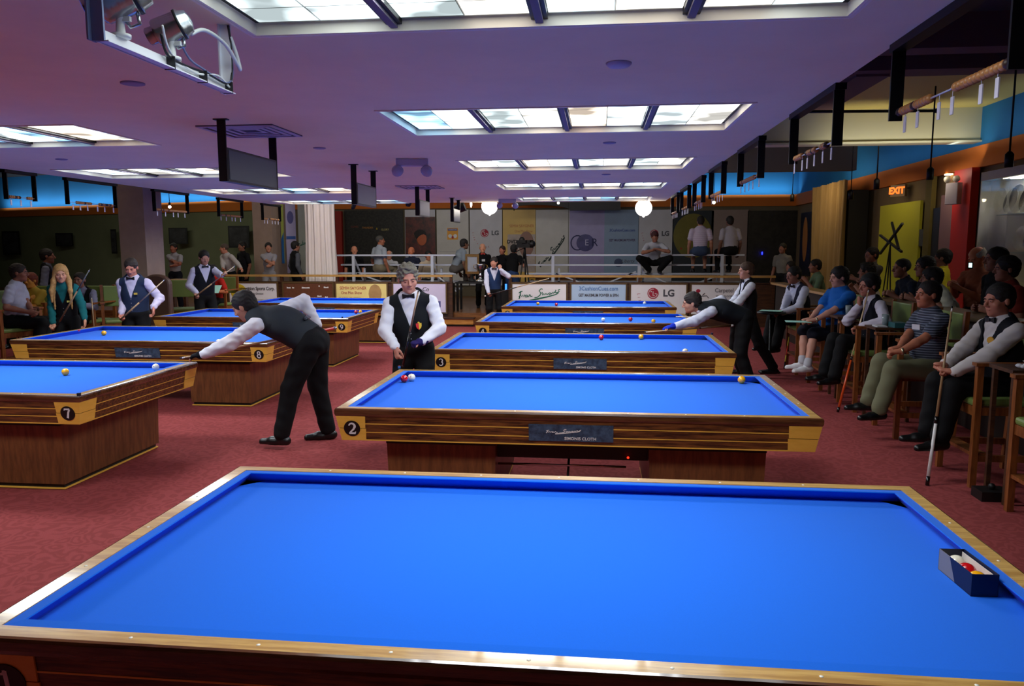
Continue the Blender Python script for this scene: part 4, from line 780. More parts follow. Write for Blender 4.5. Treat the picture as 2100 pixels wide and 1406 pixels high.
# ---------------------------------------------------------------- spectator chairs
def chair(x, y, rot, label, seat=(120, 140, 74), H=.62, arm=.92):
    t = thing('spectator_chair', (x, y, 0), label, 'chair', rotz=rot, group='tall wooden spectator chairs')
    W2, D2 = .28, .25   # faces -y locally
    for sx in (-1, 1):
        mb = MB(); mb.box(sx*W2-.022, sx*W2+.022, -D2-.022, -D2+.022, 0, arm); mb.build('leg', OAK, t)
        mb = MB(); mb.add([(sx*W2-.022, D2-.022, 0), (sx*W2+.022, D2-.022, 0), (sx*W2+.022, D2+.022, 0), (sx*W2-.022, D2+.022, 0), (sx*W2-.022, D2+.04, 1.2), (sx*W2+.022, D2+.04, 1.2), (sx*W2+.022, D2+.08, 1.2), (sx*W2-.022, D2+.08, 1.2)], [(0, 3, 2, 1), (4, 5, 6, 7), (0, 1, 5, 4), (1, 2, 6, 5), (2, 3, 7, 6), (3, 0, 4, 7)]); mb.build('leg', OAK, t)
        mb = MB(); mb.box(sx*W2-.035, sx*W2+.035, -D2-.04, D2+.05, arm, arm+.025); mb.build('armrest', OAK, t)
        for za, zb in ((.20, .25), (H-.07, H-.01)): mb = MB(); mb.box(sx*W2-.012, sx*W2+.012, -D2, D2, za, zb); mb.build('side_rail', OAK, t)
    mb = MB(); mb.box(-W2, W2, -D2-.015, -D2+.09, .24, .265); mb.build('footrest', OAK, t)
    for ya_ in (-D2, D2): mb = MB(); mb.box(-W2, W2, ya_-.012, ya_+.012, H-.08, H-.01); mb.build('seat_rail', OAK, t)
    mb = MB(); mb.box(-W2+.02, W2-.02, -D2-.02, D2-.02, H-.01, H+.045); mb.build('seat', mat('vinyl_%d' % seat[0], seat, .4), t, bevel=.02)
    mb = MB(); mb.box(-W2+.022, W2-.022, D2+.03, D2+.06, .85, 1.18); mb.build('backrest', mat('vinyl_%d' % seat[0], seat, .4), t, bevel=.012)
    return t
RCH = [(4.62, .0), (6.23, 0), (7.72, 0), (8.90, 0), (10.2, 0), (11.4, 0)]
cl = ['empty tall wooden chair with green seat at the right picture edge', 'tall wooden chair under the player holding the white-butted cue', 'tall wooden chair under the man in the striped polo shirt', 'tall wooden chair under the player resting his head on his fist', 'tall wooden chair under the man in the blue shirt and shorts', 'tall wooden chair under the far vested player with folded hands']
for i, (y, _) in enumerate(RCH): chair(3.06, y if i else 5.14, -math.pi/2, cl[i])
def side_table(x, y, label, z=.93):
    t = thing('side_shelf', (x, y, 0), label, 'side table'); mb = MB(); mb.box(-.2, .2, -.16, .16, z, z+.025); mb.build('top', WALN, t)
    for sx in (-.17, .17):
        for sy in (-.13, .13): mb = MB(); mb.box(sx-.015, sx+.015, sy-.015, sy+.015, 0, z); mb.build('leg', WALN, t)
side_table(3.02, 5.68, 'small dark side table between the two nearest right-hand chairs'); side_table(3.02, 8.31, 'small dark side table between the striped-polo man and the next player', .95); side_table(3.02, 9.55, 'small dark side table beside the blue-shirted man', .95)
# bits on side tables
mb = MB(); mb.lathe([(.05, 0), (.07, .03), (.075, .035), (.06, .03), (.045, .008), (.001, .006)], 18); tag(mb.build('ashtray', SILV, loc=(3.06, 5.72, .956)), 'shiny ashtray on the nearest side table', 'ashtray')
mb = MB()
for k in range(9): a = k*2.4; mb.sphere((.03*math.cos(a)*k/4, .03*math.sin(a)*k/4, .02+.004*(k % 3)), .025, 8, None, (1.2, .8, .6))
tag(mb.build('crumpled_napkin', mat('napkin', (200, 200, 205), .9), loc=(2.92, 5.57, .956)), 'crumpled pale napkin on the nearest side table', 'napkin')
GLS = mat('drink_glass', (200, 215, 220), .05, trans=.6)
for p, lb in (((2.98, 8.34, .976), 'drinking glass on the side table behind the striped-polo man'), ((3.0, 9.6, .976), 'clear water glass beside the blue-shirted man')):
    mb = MB(); mb.lathe([(.028, 0), (.035, .12), (.033, .12), (.026, .006), (.001, .006)], 16); tag(mb.build('drinking_glass', GLS, loc=p), lb, 'glass')
mb = MB(); mb.box(-.06, .06, -.09, .09, 0, .05); tag(mb.build('tissue_box', mat('teal_box', (30, 90, 96), .6), loc=(3.06, 8.22, .976)), 'small teal box on the side table by the striped-polo man', 'box')
mb = MB(); mb.box(-.05, .05, -.08, .08, 0, .012); tag(mb.build('tissue_pack', mat('napkin', (200, 200, 205), .9), loc=(2.9, 8.26, .976)), 'flat white tissue pack on the side table by the striped-polo man', 'tissue pack')
mb = MB(); mb.box(-.1, .1, -.08, .08, 0, .07); mb.sphere((0, 0, .09), .025, 10); tag(mb.build('shoe_shine_box', BLACK, loc=aZ(2032, 1022, 0)), 'small black box on the carpet beside the right chair leg', 'box')
# counter behind the seated spectators
def counter(x0, x1, y0, y1, label, z=1.08, m=None):
    t = thing('bar_counter', ((x0+x1)/2, (y0+y1)/2, 0), label, 'counter'); a, b = (x1-x0)/2, (y1-y0)/2
    mb = MB(); mb.box(-a+.05, a-.05, -b, b, 0, z); mb.build('front_panel', mat('counter_front', (34, 26, 22), .6), t); mb = MB(); mb.box(-a-.06, a+.06, -b, b, z, z+.04); mb.build('countertop', m or mat('counter_top', (110, 90, 66), .35), t)
counter(3.62, 3.92, 5.0, 10.9, 'dark bar counter running behind the right-hand spectators'); counter(3.62, 3.78, 11.2, 16.4, 'far run of low wall with oak cap on the right', 1.03, HOAK)
# left side: chairs, tables, barrel chair, counter
_q = aZ(226, 655, .66); chair(_q.x+.12, _q.y+.15, .6, 'tall wooden chair with green seat left of the blue-vested player'); _r = aZ(372, 632, .66); chair(_r.x, _r.y+.1, .35, 'tall wooden chair with green seat behind table nine')
def stool(x, y, label):
    t = thing('spectator_stool', (x, y, 0), label, 'stool')
    mb = MB(); mb.lathe([(.19, 0), (.2, .03), (.19, .06), (.001, .065)], 20, M=Matrix.Translation((0, 0, .6))); mb.build('seat', GREENV, t)
    for a in range(4): c, s = math.cos(a*math.pi/2+.78), math.sin(a*math.pi/2+.78); mb = MB(); mb.bar((c*.14, s*.14, .6), (c*.22, s*.22, 0), .03); mb.build('leg', OAK, t)
stool(-7.35, 7.6, 'wooden stool with green seat behind the blonde woman')
t = thing('wing_chair', (aY(328, 600, 12.2).x, 12.2, 0), 'brown rounded-back armchair beside the large pillar', 'chair')
BR = mat('brown_leather', (84, 58, 46), .5); mb = MB(); P = [(-.24, .5)]+[(-.24*math.cos(math.pi*i/12), 1.2+.16*math.sin(math.pi*i/12)) for i in range(13)]+[(.24, .5)]
mb.prism(P[::-1], 0, .12, None, Matrix.Rotation(math.pi/2, 4, 'X')); mb.build('backrest', BR, t, bevel=.03); mb = MB(); mb.box(-.25, .25, -.5, 0, .4, .52); mb.build('seat', BR, t, bevel=.04)
for sx in (-.22, .22):
    for sy in (-.46, -.04): mb = MB(); mb.box(sx-.02, sx+.02, sy-.02, sy+.02, 0, .4); mb.build('leg', OAK, t)
# rails and round tables in the left background
mb = MB(); a = aY(336, 573, 16); b = aY(383, 570, 16); mb.box(a.x, b.x, 16, 16.5, a.z-.04, a.z, HOAK); mb.box(a.x+.1, a.x+.16, 16.1, 16.2, 0, a.z-.04, WALN); mb.box(b.x-.16, b.x-.1, 16.1, 16.2, 0, a.z-.04, WALN); tag(mb.build('bar_shelf', None), 'narrow wooden shelf in front of the man with folded arms', 'shelf')
def cafe(px, py, Y, label, r=.35, z=.98):
    q = aY(px, py, Y); t = thing('bistro_table', (q.x, Y, 0), label, 'table'); mb = MB(); mb.lathe([(r, z), (r, z+.025)], 24); mb.build('tabletop', mat('bistro_top', (90, 74, 50), .4), t); mb = MB(); mb.lathe([(.25, 0), (.24, .02), (.03, .04), (.03, z)], 16); mb.build('pedestal', BLACKM, t)
    return q
# under table two: power strip light and cable
mb = MB(); mb.sphere((0, 0, 0), .008, 10); tag(mb.build('indicator_lamp', mat('red_led', (255, 40, 20), .4, emit=3), loc=aY(1288, 938, 4.98)), 'tiny red indicator lamp under the table marked two', 'indicator')
a = aY(1168, 948, 5.1); mb = MB(); mb.tube([(a.x, 5.1, .46), (a.x-.01, 5.05, .25), (a.x-.05, 4.95, .05), (a.x-.2, 4.9, .01), (a.x-.5, 5.0, .01), (-.62, 5.1, .01)], .008); tag(mb.build('power_cable', BC), 'black cable hanging under the table marked two', 'cable')
# blue jeans-coloured LED signs
_lb = aY(1037, 588, 18.3); mb = MB(); mb.box(_lb.x-.12, _lb.x+.14, 18.2, 18.4, .27, _lb.z-.072); tag(mb.build('low_cabinet', BLACK), 'low black cabinet under the glowing blue bottle', 'cabinet')
mb = MB(); mb.box(-.015, .03, -.01, .01, -.07, .07); tag(mb.build('lit_bottle', mat('blue_glow', (60, 140, 255), .4, emit=1.6), loc=aY(1037, 588, 18.3)), 'small glowing blue bottle behind the blue-vested player covering his face', 'bottle')
mb = MB(); mb.sphere((0, 0, 0), .04, 10, None, (.6, 1, 1.2)); tag(mb.build('blue_lamp', mat('blue_lamp', (30, 40, 255), .4, emit=5), loc=aY(1563, 519, 23.86)), 'tiny saturated blue light in the dark right background', 'lamp')
# ---------------------------------------------------------------- lamps that wash the coves and walls, plus added fill lights
def area(name, loc, rot, sx, sy, w, col, parent=None):
    l = bpy.data.lights.new(name, 'AREA'); l.shape = 'RECTANGLE'; l.size = sx; l.size_y = sy; l.energy = w; l.color = col
    o = bpy.data.objects.new(name, l); C.objects.link(o); o.location = loc; o.rotation_euler = rot; return tag(o, '%s lamp' % name, 'lamp') if 0 else o
area('cove_lamp_back', (2, 23.7, 3.36), (math.radians(150), 0, 0), 7.5, .05, 30, (.75, .9, 1))
area('cove_lamp_left', (-16.6, 25.75, 3.36), (math.radians(150), 0, math.radians(-17)), 13, .05, 60, (.75, .9, 1))
area('cove_lamp_right', (5.55, 15, 3.36), (math.radians(150), 0, math.radians(-90)), 9, .05, 5, (.75, .9, 1))
area('beam_lamp', (4.6, 12.6, 3.2), (math.radians(125), 0, 0), 2.2, .1, 6, (1, .92, .75))
area('stage_lamp', (-3, 19.5, 4.3), (math.radians(38), 0, 0), 9, .3, 30, (1, .95, .9))
area('aisle_fill_left', (-9.6, 13.5, 3.95), (0, 0, 0), 1.2, 8, 44, (1, .86, .7))  # added overhead fill without a fixture, warms the left pillars and people
area('left_room_fill', (-14, 20, 4.3), (math.radians(20), 0, 0), 8, 1, 70, (.95, .95, .8))  # unseen fill added to lift the left wall out of the dark
area('track_lamp', (-3, 15.7, 3.2), (math.radians(40), 0, 0), 8, .2, 70, (1, .96, .92))
area('curtain_fill', (4.4, 18.2, 3.3), (math.radians(30), math.radians(-50), 0), .4, 1.5, 10, (1, .82, .5))  # added warm fill to brighten the tan curtain, no fixture modelled
_dl = aX(1942, 346, 5.7); area('downlight_beam', (5.35, _dl.y-.2, 2.95), (0, math.radians(-25), 0), .3, .6, 3.5, (1, .85, .65))
area('drape_fill', (-5.6, 16.0, 3.7), (math.radians(60), 0, math.radians(12)), .5, .5, 26, (1, .93, .84))  # added fill aimed at the draped column to brighten it
area('wall_washer', (5.2, 15.6, 2.95), (math.radians(10), math.radians(-25), 0), .3, 1.4, 3.2, (1, .85, .5))
# ================================================================ people: distance-field bodies, meshed with surface nets
def V3(*a): return np.array(a if len(a) > 1 else a[0], float)
def nrm(v): v = np.asarray(v, float); return v/(np.linalg.norm(v)+1e-12)
class Field:
    def __init__(s, h): s.h = h; s.p = []
    def cone(s, a, b, ra, rb, k=.02, sq=None, f=None, op='+'): s.p.append(('c', V3(a), V3(b), ra, rb, k, sq, None if f is None else nrm(f), op)); return s
    def ell(s, c, r, R=None, k=.02, op='+'): s.p.append(('e', V3(c), V3(r), np.eye(3) if R is None else np.array(R), 0, k, None, None, op)); return s
    def fn(s, lo, hi, func, op='-', k=.004): s.p.append(('f', V3(lo), V3(hi), func, 0, k, None, None, op)); return s
    def mesh(s, noise=0, nf=22, seed=0, offset=0):
        h = s.h; los = []; his = []; bb = []
        for q in s.p:
            if q[0] == 'c': r = max(q[3], q[4])+offset; lo = np.minimum(q[1], q[2])-r; hi = np.maximum(q[1], q[2])+r
            elif q[0] == 'e': r = q[2].max()+offset; lo = q[1]-r; hi = q[1]+r
            else: lo, hi = q[1], q[2]
            m = q[5]+2.5*h+noise; bb.append((lo-m, hi+m))
            if q[8] == '+': los.append(lo-m); his.append(hi+m)
        lo = np.min(los, 0)-h; hi = np.max(his, 0)+h; n = np.ceil((hi-lo)/h).astype(int)+1
        ax = [lo[i]+h*np.arange(n[i]) for i in range(3)]; V = np.full(n, .5, np.float32)
        for q, (l, u) in zip(s.p, bb):
            i0 = np.maximum(((l-lo)/h).astype(int), 0); i1 = np.minimum(((u-lo)/h).astype(int)+2, n)
            if (i1 <= i0).any(): continue
            X = ax[0][i0[0]:i1[0], None, None]; Y = ax[1][None, i0[1]:i1[1], None]; Z = ax[2][None, None, i0[2]:i1[2]]
            if q[0] == 'c':
                a, b, ra, rb, sq, f = q[1], q[2], q[3], q[4], q[6], q[7]
                x, y, z = X-a[0], Y-a[1], Z-a[2]; ba = b-a
                if sq:
                    g = (x*f[0]+y*f[1]+z*f[2])*(1/sq-1); x = x+g*f[0]; y = y+g*f[1]; z = z+g*f[2]; ba = ba+f*(ba@f)*(1/sq-1)
                t = np.clip((x*ba[0]+y*ba[1]+z*ba[2])/(ba@ba+1e-9), 0, 1)
                d = np.sqrt((x-t*ba[0])**2+(y-t*ba[1])**2+(z-t*ba[2])**2)-(ra+offset+(rb-ra)*t)
                if sq: d = d*min(1, sq+.15)
            elif q[0] == 'e':
                c, r, R = q[1], q[2]+offset, q[3]; x, y, z = X-c[0], Y-c[1], Z-c[2]
                u0 = (x*R[0][0]+y*R[0][1]+z*R[0][2]); u1 = (x*R[1][0]+y*R[1][1]+z*R[1][2]); u2 = (x*R[2][0]+y*R[2][1]+z*R[2][2])
                k0 = np.sqrt((u0/r[0])**2+(u1/r[1])**2+(u2/r[2])**2); k1 = np.sqrt((u0/r[0]**2)**2+(u1/r[1]**2)**2+(u2/r[2]**2)**2)+1e-9
                d = k0*(k0-1)/k1
            else: d = q[3](X, Y, Z)
            sl = tuple(slice(i0[i], i1[i]) for i in range(3)); W = V[sl]; k = q[5]
            if q[8] == '+': hh = np.clip(.5+.5*(W-d)/k, 0, 1); V[sl] = W*(1-hh)+d*hh-k*hh*(1-hh)
            else: d = -d; hh = np.clip(.5-.5*(W-d)/k, 0, 1); V[sl] = W*(1-hh)+d*hh+k*hh*(1-hh)
        if noise:
            X, Y, Z = ax[0][:, None, None], ax[1][None, :, None], ax[2][None, None, :]; r = random.Random(seed); w = [r.uniform(0, 6) for _ in range(8)]
            V += noise*(np.sin(nf*(X*.9+Z*.6)+w[0]+2.2*np.sin(nf*.45*(Y+Z)+w[1]))*np.sin(nf*(Z*1.3-Y*.7)+w[2]+1.7*np.sin(nf*.4*X+w[3]))).astype(np.float32)
            V += noise*.6*np.sin(nf*2.1*(Z+.4*X)+w[4]+3*np.sin(nf*.5*(X-Y)+w[5])).astype(np.float32)
        return surfnet(V, lo, h)
def surfnet(V, lo, h):
    S = V < 0; n = V.shape
    c = [S[i:n[0]-1+i, j:n[1]-1+j, k:n[2]-1+k] for i in (0, 1) for j in (0, 1) for k in (0, 1)]
    cnt = sum(x.astype(np.int8) for x in c); act = (cnt > 0) & (cnt < 8); idx = np.full(act.shape, -1, np.int64); I = np.argwhere(act); idx[act] = np.arange(len(I))
    off = [(i, j, k) for i in (0, 1) for j in (0, 1) for k in (0, 1)]; Vc = np.stack([V[I[:, 0]+o[0], I[:, 1]+o[1], I[:, 2]+o[2]] for o in off], 1)
    P = np.zeros((len(I), 3)); N = np.zeros(len(I))
    for a in range(8):
        for ax in range(3):
            if off[a][ax] == 0:
                o = list(off[a]); o[ax] = 1; b = off.index(tuple(o)); va, vb = Vc[:, a], Vc[:, b]; m = (va < 0) != (vb < 0)
                t = np.where(m, va/(va-vb+1e-12*(~m)), 0); q = np.tile(np.array(off[a], float), (len(I), 1)); q[:, ax] = t; P[m] += q[m]; N[m] += 1
    P = (P/np.maximum(N, 1)[:, None]+I)*h+lo; F = []
    for ax in range(3):
        a1, a2 = (ax+1) % 3, (ax+2) % 3; sl0 = [slice(1, -1)]*3; sl1 = [slice(1, -1)]*3; sl0[ax] = slice(0, n[ax]-1); sl1[ax] = slice(1, n[ax])
        A, B = S[tuple(sl0)], S[tuple(sl1)]; E = np.argwhere(A != B)
        if not len(E): continue
        inside = A[E[:, 0], E[:, 1], E[:, 2]]; G = E.copy(); G[:, a1] += 1; G[:, a2] += 1; q = []
        for d1, d2 in ((-1, -1), (0, -1), (0, 0), (-1, 0)): g = G.copy(); g[:, a1] += d1; g[:, a2] += d2; q.append(idx[g[:, 0], g[:, 1], g[:, 2]])
        q = np.stack(q, 1); q[~inside] = q[~inside][:, ::-1]; F.append(q)
    return P, np.concatenate(F)
def npmesh(name, P, F, m, parent, keep=None):
    me = bpy.data.meshes.new(name); me.vertices.add(len(P)); me.vertices.foreach_set('co', P.astype(np.float32).ravel())
    me.loops.add(F.size); me.loops.foreach_set('vertex_index', F.astype(np.int32).ravel()); me.polygons.add(len(F)); me.polygons.foreach_set('loop_start', np.arange(0, F.size, 4, dtype=np.int32))
    me.polygons.foreach_set('use_smooth', np.ones(len(F), bool)); me.update(calc_edges=True); me.materials.append(m)
    o = bpy.data.objects.new(name, me); C.objects.link(o); o.parent = parent; return o
def ik(S, T, l1, l2, pole):
    S, T = V3(S), V3(T); d = T-S; L = np.linalg.norm(d); L2 = min(max(L, abs(l1-l2)+.01), l1+l2-.004); u = d/(L+1e-9); T = S+u*L2
    a = (l1*l1-l2*l2+L2*L2)/(2*L2); hgt = math.sqrt(max(l1*l1-a*a, 0)); p = V3(pole); p = p-u*(p@u); p = nrm(p); return S+u*a+p*hgt, T
def skin(c): return mat('skin_%d_%d_%d' % c, c, .5, spec=.3)
def cloth(n, c, rough=.85): return mat(n+'_%d_%d_%d' % c, c, rough, bump=.12, bscale=220, spec=.2)
def rotm(yaw, pitch, roll):  # rows: right, fwd, up
    f = V3(-math.sin(yaw)*math.cos(pitch), math.cos(yaw)*math.cos(pitch), math.sin(pitch)); r = V3(math.cos(yaw), math.sin(yaw), 0); u = np.cross(r, f)
    c, s = math.cos(roll), math.sin(roll); return np.array([r*c+u*s, f, u*c-r*s])
D2R = math.pi/180
def striped(c1, c2):
    m = mat('shirt_%d_%d_%d' % c1, c1, .85); nt = m.node_tree; N = nt.nodes; w = N.new('ShaderNodeTexWave'); w.bands_direction = 'Z'; w.inputs['Scale'].default_value = 14; w.inputs['Distortion'].default_value = .6
    tc = N.new('ShaderNodeTexCoord'); nt.links.new(tc.outputs['Object'], w.inputs[0]); r = N.new('ShaderNodeValToRGB'); r.color_ramp.elements[0].position = .62; r.color_ramp.elements[1].position = .75; r.color_ramp.elements[0].color = (*lin(c1), 1); r.color_ramp.elements[1].color = (*lin(c2), 1)
    nt.links.new(w.outputs['Fac'], r.inputs[0]); nt.links.new(r.outputs[0], N['Principled BSDF'].inputs['Base Color'])
striped((46, 52, 70), (112, 120, 138)); striped((206, 196, 214), (160, 140, 170))
def person(label, px=None, Y=None, x=None, base=0, rot=180, H=1.75, hz=None, lean=0, side=0, twist=0, head=(0, 0, 0), hands=(None, None), poles=(None, None), feet=None, kpole=((.2, 1, 0), (-.2, 1, 0)), hp=('relax', 'relax'),
           hd=(None, None), hn=(None, None), skinc=(196, 140, 112), hair=('short', (30, 22, 18)), shirt=('long', (222, 220, 232)), vest=None, pants=(14, 14, 17), shorts=False, shoes=(12, 12, 14), bow=None, belt=None, build=1., belly=0, h=None, sock=None, tie=None, world=True, curve=1.15, group=None, extra=None, hk=1.07, glove=None):
    """hands[0] is the right hand (+x), feet likewise; targets are world points (or local if world=False)"""
    if x is None: x = aY(px, 600, Y).x
    root = thing('person', (x, Y, base), label, 'person', rotz=rot*D2R, group=group)
    th = rot*D2R; ct, st = math.cos(th), math.sin(th)
    def loc(p):
        if not world: return V3(p)
        dx, dy, dz = p[0]-x, p[1]-Y, p[2]-base; return V3(dx*ct+dy*st, -dx*st+dy*ct, dz)
    s = H/1.75; dist = Y; h = h or (.0055 if dist < 8 else .007 if dist < 11 else .009 if dist < 14 else .012); hc = max(h*1.35, .008)
    hz = hz if hz is not None else .93*s; p0 = V3(0, 0, hz)
    def frame(ln, tw):
        a, b = ln*D2R, side*D2R; up = V3(math.sin(b), math.sin(a)*math.cos(b), math.cos(a)*math.cos(b)); r = V3(math.cos(tw*D2R), math.sin(tw*D2R), 0); r = nrm(r-up*(r@up)); return r, np.cross(up, r), up
    r1, f1, u1 = frame(lean*.85, twist*.4); r2, f2, u2 = frame(lean*curve, twist); rp, fp, up_ = frame(lean*.45, 0)
    ch = p0+u1*.27*s; nb = ch+u2*.25*s; sh = [nb-u2*.072*s+r2*.172*s*build, nb-u2*.072*s-r2*.172*s*build]
    nd = nrm(u2*.6+V3(0, 0, .55)+f2*.12) if lean > 25 else nrm(u2+f2*.15); hcn = nb+nd*(.155+.12*(hk-1.07))*s
    R = rotm((head[0]+twist)*D2R, head[1]*D2R, head[2]*D2R)
    hs = s*hk; hp3 = lambda v: hcn+(R.T @ V3(v))*hs
    # limbs
    la, lb = .285*s, .262*s; W = []; E = []; HD = []; HN = []
    for i in (0, 1):
        sg = 1 if i == 0 else -1
        if hands[i] is None: T = sh[i]+V3(sg*.07, .06, -.52)*s; pl = V3(sg*.3, -1, 0)
        else: T = loc(hands[i]); pl = V3(sg*.6, -.5, -.8)
        if poles[i] is not None: pl = V3(poles[i])
        e, w = ik(sh[i], T, la, lb, pl); E.append(e); W.append(w)
        d = nrm(w-e) if hd[i] is None else nrm(loc(V3(hd[i])+V3(x, Y, base)) if world else hd[i]); HD.append(d)
        n_ = V3(hn[i]) if hn[i] is not None else V3(-sg, 0, 0); 
        if world and hn[i] is not None: n_ = loc(n_+V3(x, Y, base))
        HN.append(nrm(n_-d*(n_@d)))
    hipj = [p0+rp*.092*s-up_*.03*s, p0-rp*.092*s-up_*.03*s]; K = []; A = []
    for i in (0, 1):
        sg = 1 if i == 0 else -1
        T = V3(sg*.12*s, 0, .085*s) if feet is None else loc(feet[i])
        k, a = ik(hipj[i], T, .43*s, .415*s, kpole[i]); K.append(k); A.append(a)
    sk = skin(skinc); b = build
    # ---- body (one continuous surface)
    B = Field(h)
    B.cone(p0, ch, .125*s*b, .13*s*b, .03, .66, f1).cone(ch, nb-u2*.06*s, .135*s*b, .10*s*b, .03, .62, f2).cone(sh[0], sh[1], .045*s, .045*s, .04)
    B.cone(nb-u2*.03*s, hp3((0, -.012, -.05)), .056*s*min(b, 1.15), .052*s, .02)
    for i in (0, 1): B.cone(hipj[i], K[i], .075*s*b, .052*s, .03).cone(K[i], K[i]*.6+A[i]*.4, .05*s, .052*s, .02).cone(K[i]*.6+A[i]*.4, A[i], .052*s, .036*s, .02)
    for i in (0, 1): B.cone(sh[i], E[i], .046*s, .040*s, .02).cone(E[i], E[i]*.65+W[i]*.35, .040*s, .042*s, .015).cone(E[i]*.65+W[i]*.35, W[i], .042*s, .028*s, .015)
    for c, r, k in (((0, -.012, .033), (.075, .095, .084), .01), ((0, .028, -.028), (.060, .062, .080), .025), ((0, .036, -.076), (.046, .046, .036), .025), ((0, .068, -.098), (.018, .018, .016), .02), ((.040, .056, -.028), (.024, .024, .024), .02), ((-.040, .056, -.028), (.024, .024, .024), .02)):
        B.ell(hp3(c), V3(r)*hs, R, k)
    if dist < 16:
        B.cone(hp3((-.036, .078, .020)), hp3((.036, .078, .020)), .011*s, .011*s, .012)
        for sg in (-1, 1): B.ell(hp3((sg*.031, .101, .000)), V3(.015, .014, .010)*s, R, .012, '-')
        for sg in (-1, 1): B.ell(hp3((sg*.031, .0825, .001)), V3(.0135, .012, .010)*s, R, .003)
        B.cone(hp3((0, .088, .010)), hp3((0, .110, -.028)), .008*s, .0125*s, .009)
        for sg in (-1, 1): B.ell(hp3((sg*.012, .097, -.034)), V3(.009, .010, .008)*s, R, .006)
        B.cone(hp3((-.018, .083, -.058)), hp3((.018, .083, -.058)), .007*s, .007*s, .007).cone(hp3((-.014, .082, -.069)), hp3((.014, .082, -.069)), .0075*s, .0075*s, .005)
    else: B.cone(hp3((0, .085, .010)), hp3((0, .105, -.028)), .010*s, .014*s, .012)
    for sg in (-1, 1): B.ell(hp3((sg*.077, -.006, -.006)), V3(.010, .020, .031)*s, R, .008)
    GL = []
    for i in (0, 1):
        w, d, n_ = W[i], HD[i], HN[i]; sg = 1 if i == 0 else -1; xa = np.cross(n_, d)*sg*-1   # lateral, thumb side
        th_ = xa
        q = lambda a, b_, c: w+(th_*a+n_*b_+d*c)*s
        B.cone(q(0, 0, .0), q(0, 0, .03), .028*s, .034*s, .012, .7, n_).cone(q(.004, 0, .035), q(0, 0, .075), .036*s, .038*s, .012, .45, n_)
        if glove and glove[0] == i: GL += [(q(0, 0, -.03), q(0, 0, .03), .031*s, .034*s, None), (q(.004, 0, .035), q(0, 0, .075), .036*s, .038*s, .45)]; gn = n_
        mode = hp[i]; cv = {'relax': (18, 28, 20), 'grip': (72, 78, 45), 'flat': (4, 6, 6), 'fist': (80, 85, 50), 'bridge': (12, 20, 12), 'loose': (40, 50, 30)}[mode]
        for j, (bx, ln) in enumerate(((.028, .070), (.010, .079), (-.009, .073), (-.027, .058))):
            P_ = q(bx, .002, .082); a = 0; spl = (.12 if mode in ('flat', 'bridge') else .03)*(1.5-j); dd = nrm(d+th_*spl)
            if h > .0095 and j in (1, 3) and False: continue
            for t_, fr in zip(cv, (.45, .3, .25)):
                a += (t_+(j*4 if mode != 'flat' else 0))*D2R; Q_ = P_+(dd*math.cos(a)+n_*math.sin(a))*ln*fr*s; r0 = max(.0088*s, h*.85); B.cone(P_, Q_, r0, max(.0078*s, h*.8), .004)
                if glove and glove[0] == i and (j < 2 or fr == .45): GL.append((P_, Q_, r0, max(.0078*s, h*.8), None))
                P_ = Q_
        if mode in ('grip', 'fist'): pts = (q(.026, .008, .025), q(.042, .030, .05), q(.028, .046, .072), q(.012, .048, .085))
        elif mode == 'loose': pts = (q(.026, .006, .02), q(.048, .020, .045), q(.048, .032, .07), q(.040, .040, .09))
        else: pts = (q(.024, .004, .02), q(.046, .012, .045), q(.056, .018, .07), q(.058, .022, .092))
        for P_, Q_, ra, rb in zip(pts, pts[1:], (.014, .0105, .0095), (.011, .0095, .0085)): B.cone(P_, Q_, max(ra*s, h*.9), max(rb*s, h*.85), .006)
    P, F = B.mesh(); npmesh('body', P, F, sk, root)
    if GL:
        G = Field(h)
        for a_, b_, ra, rb, sq in GL: G.cone(a_, b_, ra+.003, rb+.003, .008, sq, gn if sq else None)
        P, F = G.mesh(); npmesh('glove', P, F, cloth('glove', glove[1]), root)
    # ---- clothes
    sl, scol = shirt; ms = cloth('shirt', scol); amp = .0036 if dist < 12.5 else .003
    def torso(Fd, o=0, waist=True):
        Fd.cone(p0+u1*(.03 if waist else 0), ch, (.140*b+o)*s, (.152*b+o)*s, .03, .70, f1).cone(ch, nb-u2*.075*s, (.152*b+o)*s, (.125*b+o)*s, .03, .68, f2)
        if belly: Fd.ell(p0+u1*.16*s+f1*(.05+belly)*s, V3(.135, .10+belly*.4, .15)*s, np.array([r1, f1, u1]), .06)
        return Fd
    S_ = Field(hc); torso(S_)
    S_.cone(sh[0]-r2*.02*s, sh[1]+r2*.02*s, .056*s, .056*s, .04).cone(nb-u2*.05*s, nb+nd*.028*s, .068*s, .060*s, .02)
    for i in (0, 1):
        S_.cone(sh[i], E[i] if sl == 'long' else sh[i]*.35+E[i]*.65, .062*s*b**.5, (.058 if sl == 'long' else .064)*s*b**.5, .025)
        if sl == 'long': wr = E[i]*.06+W[i]*.94; S_.cone(E[i], wr, .060*s*b**.5, .044*s, .02).cone(wr-(W[i]-E[i])*.03, wr+(W[i]-E[i])*.03, .040*s, .040*s, .004)
    # open collar: cut the neck hole top
    cpt = nb+nd*.045*s
    S_.fn(cpt-.12, cpt+.12, lambda X, Y_, Z: -((X-cpt[0])*nd[0]+(Y_-cpt[1])*nd[1]+(Z-cpt[2])*nd[2]), '-', .004)
    P, F = S_.mesh(amp if sl else 0, 42, hash(label) % 97); npmesh('shirt', P, F, ms, root)
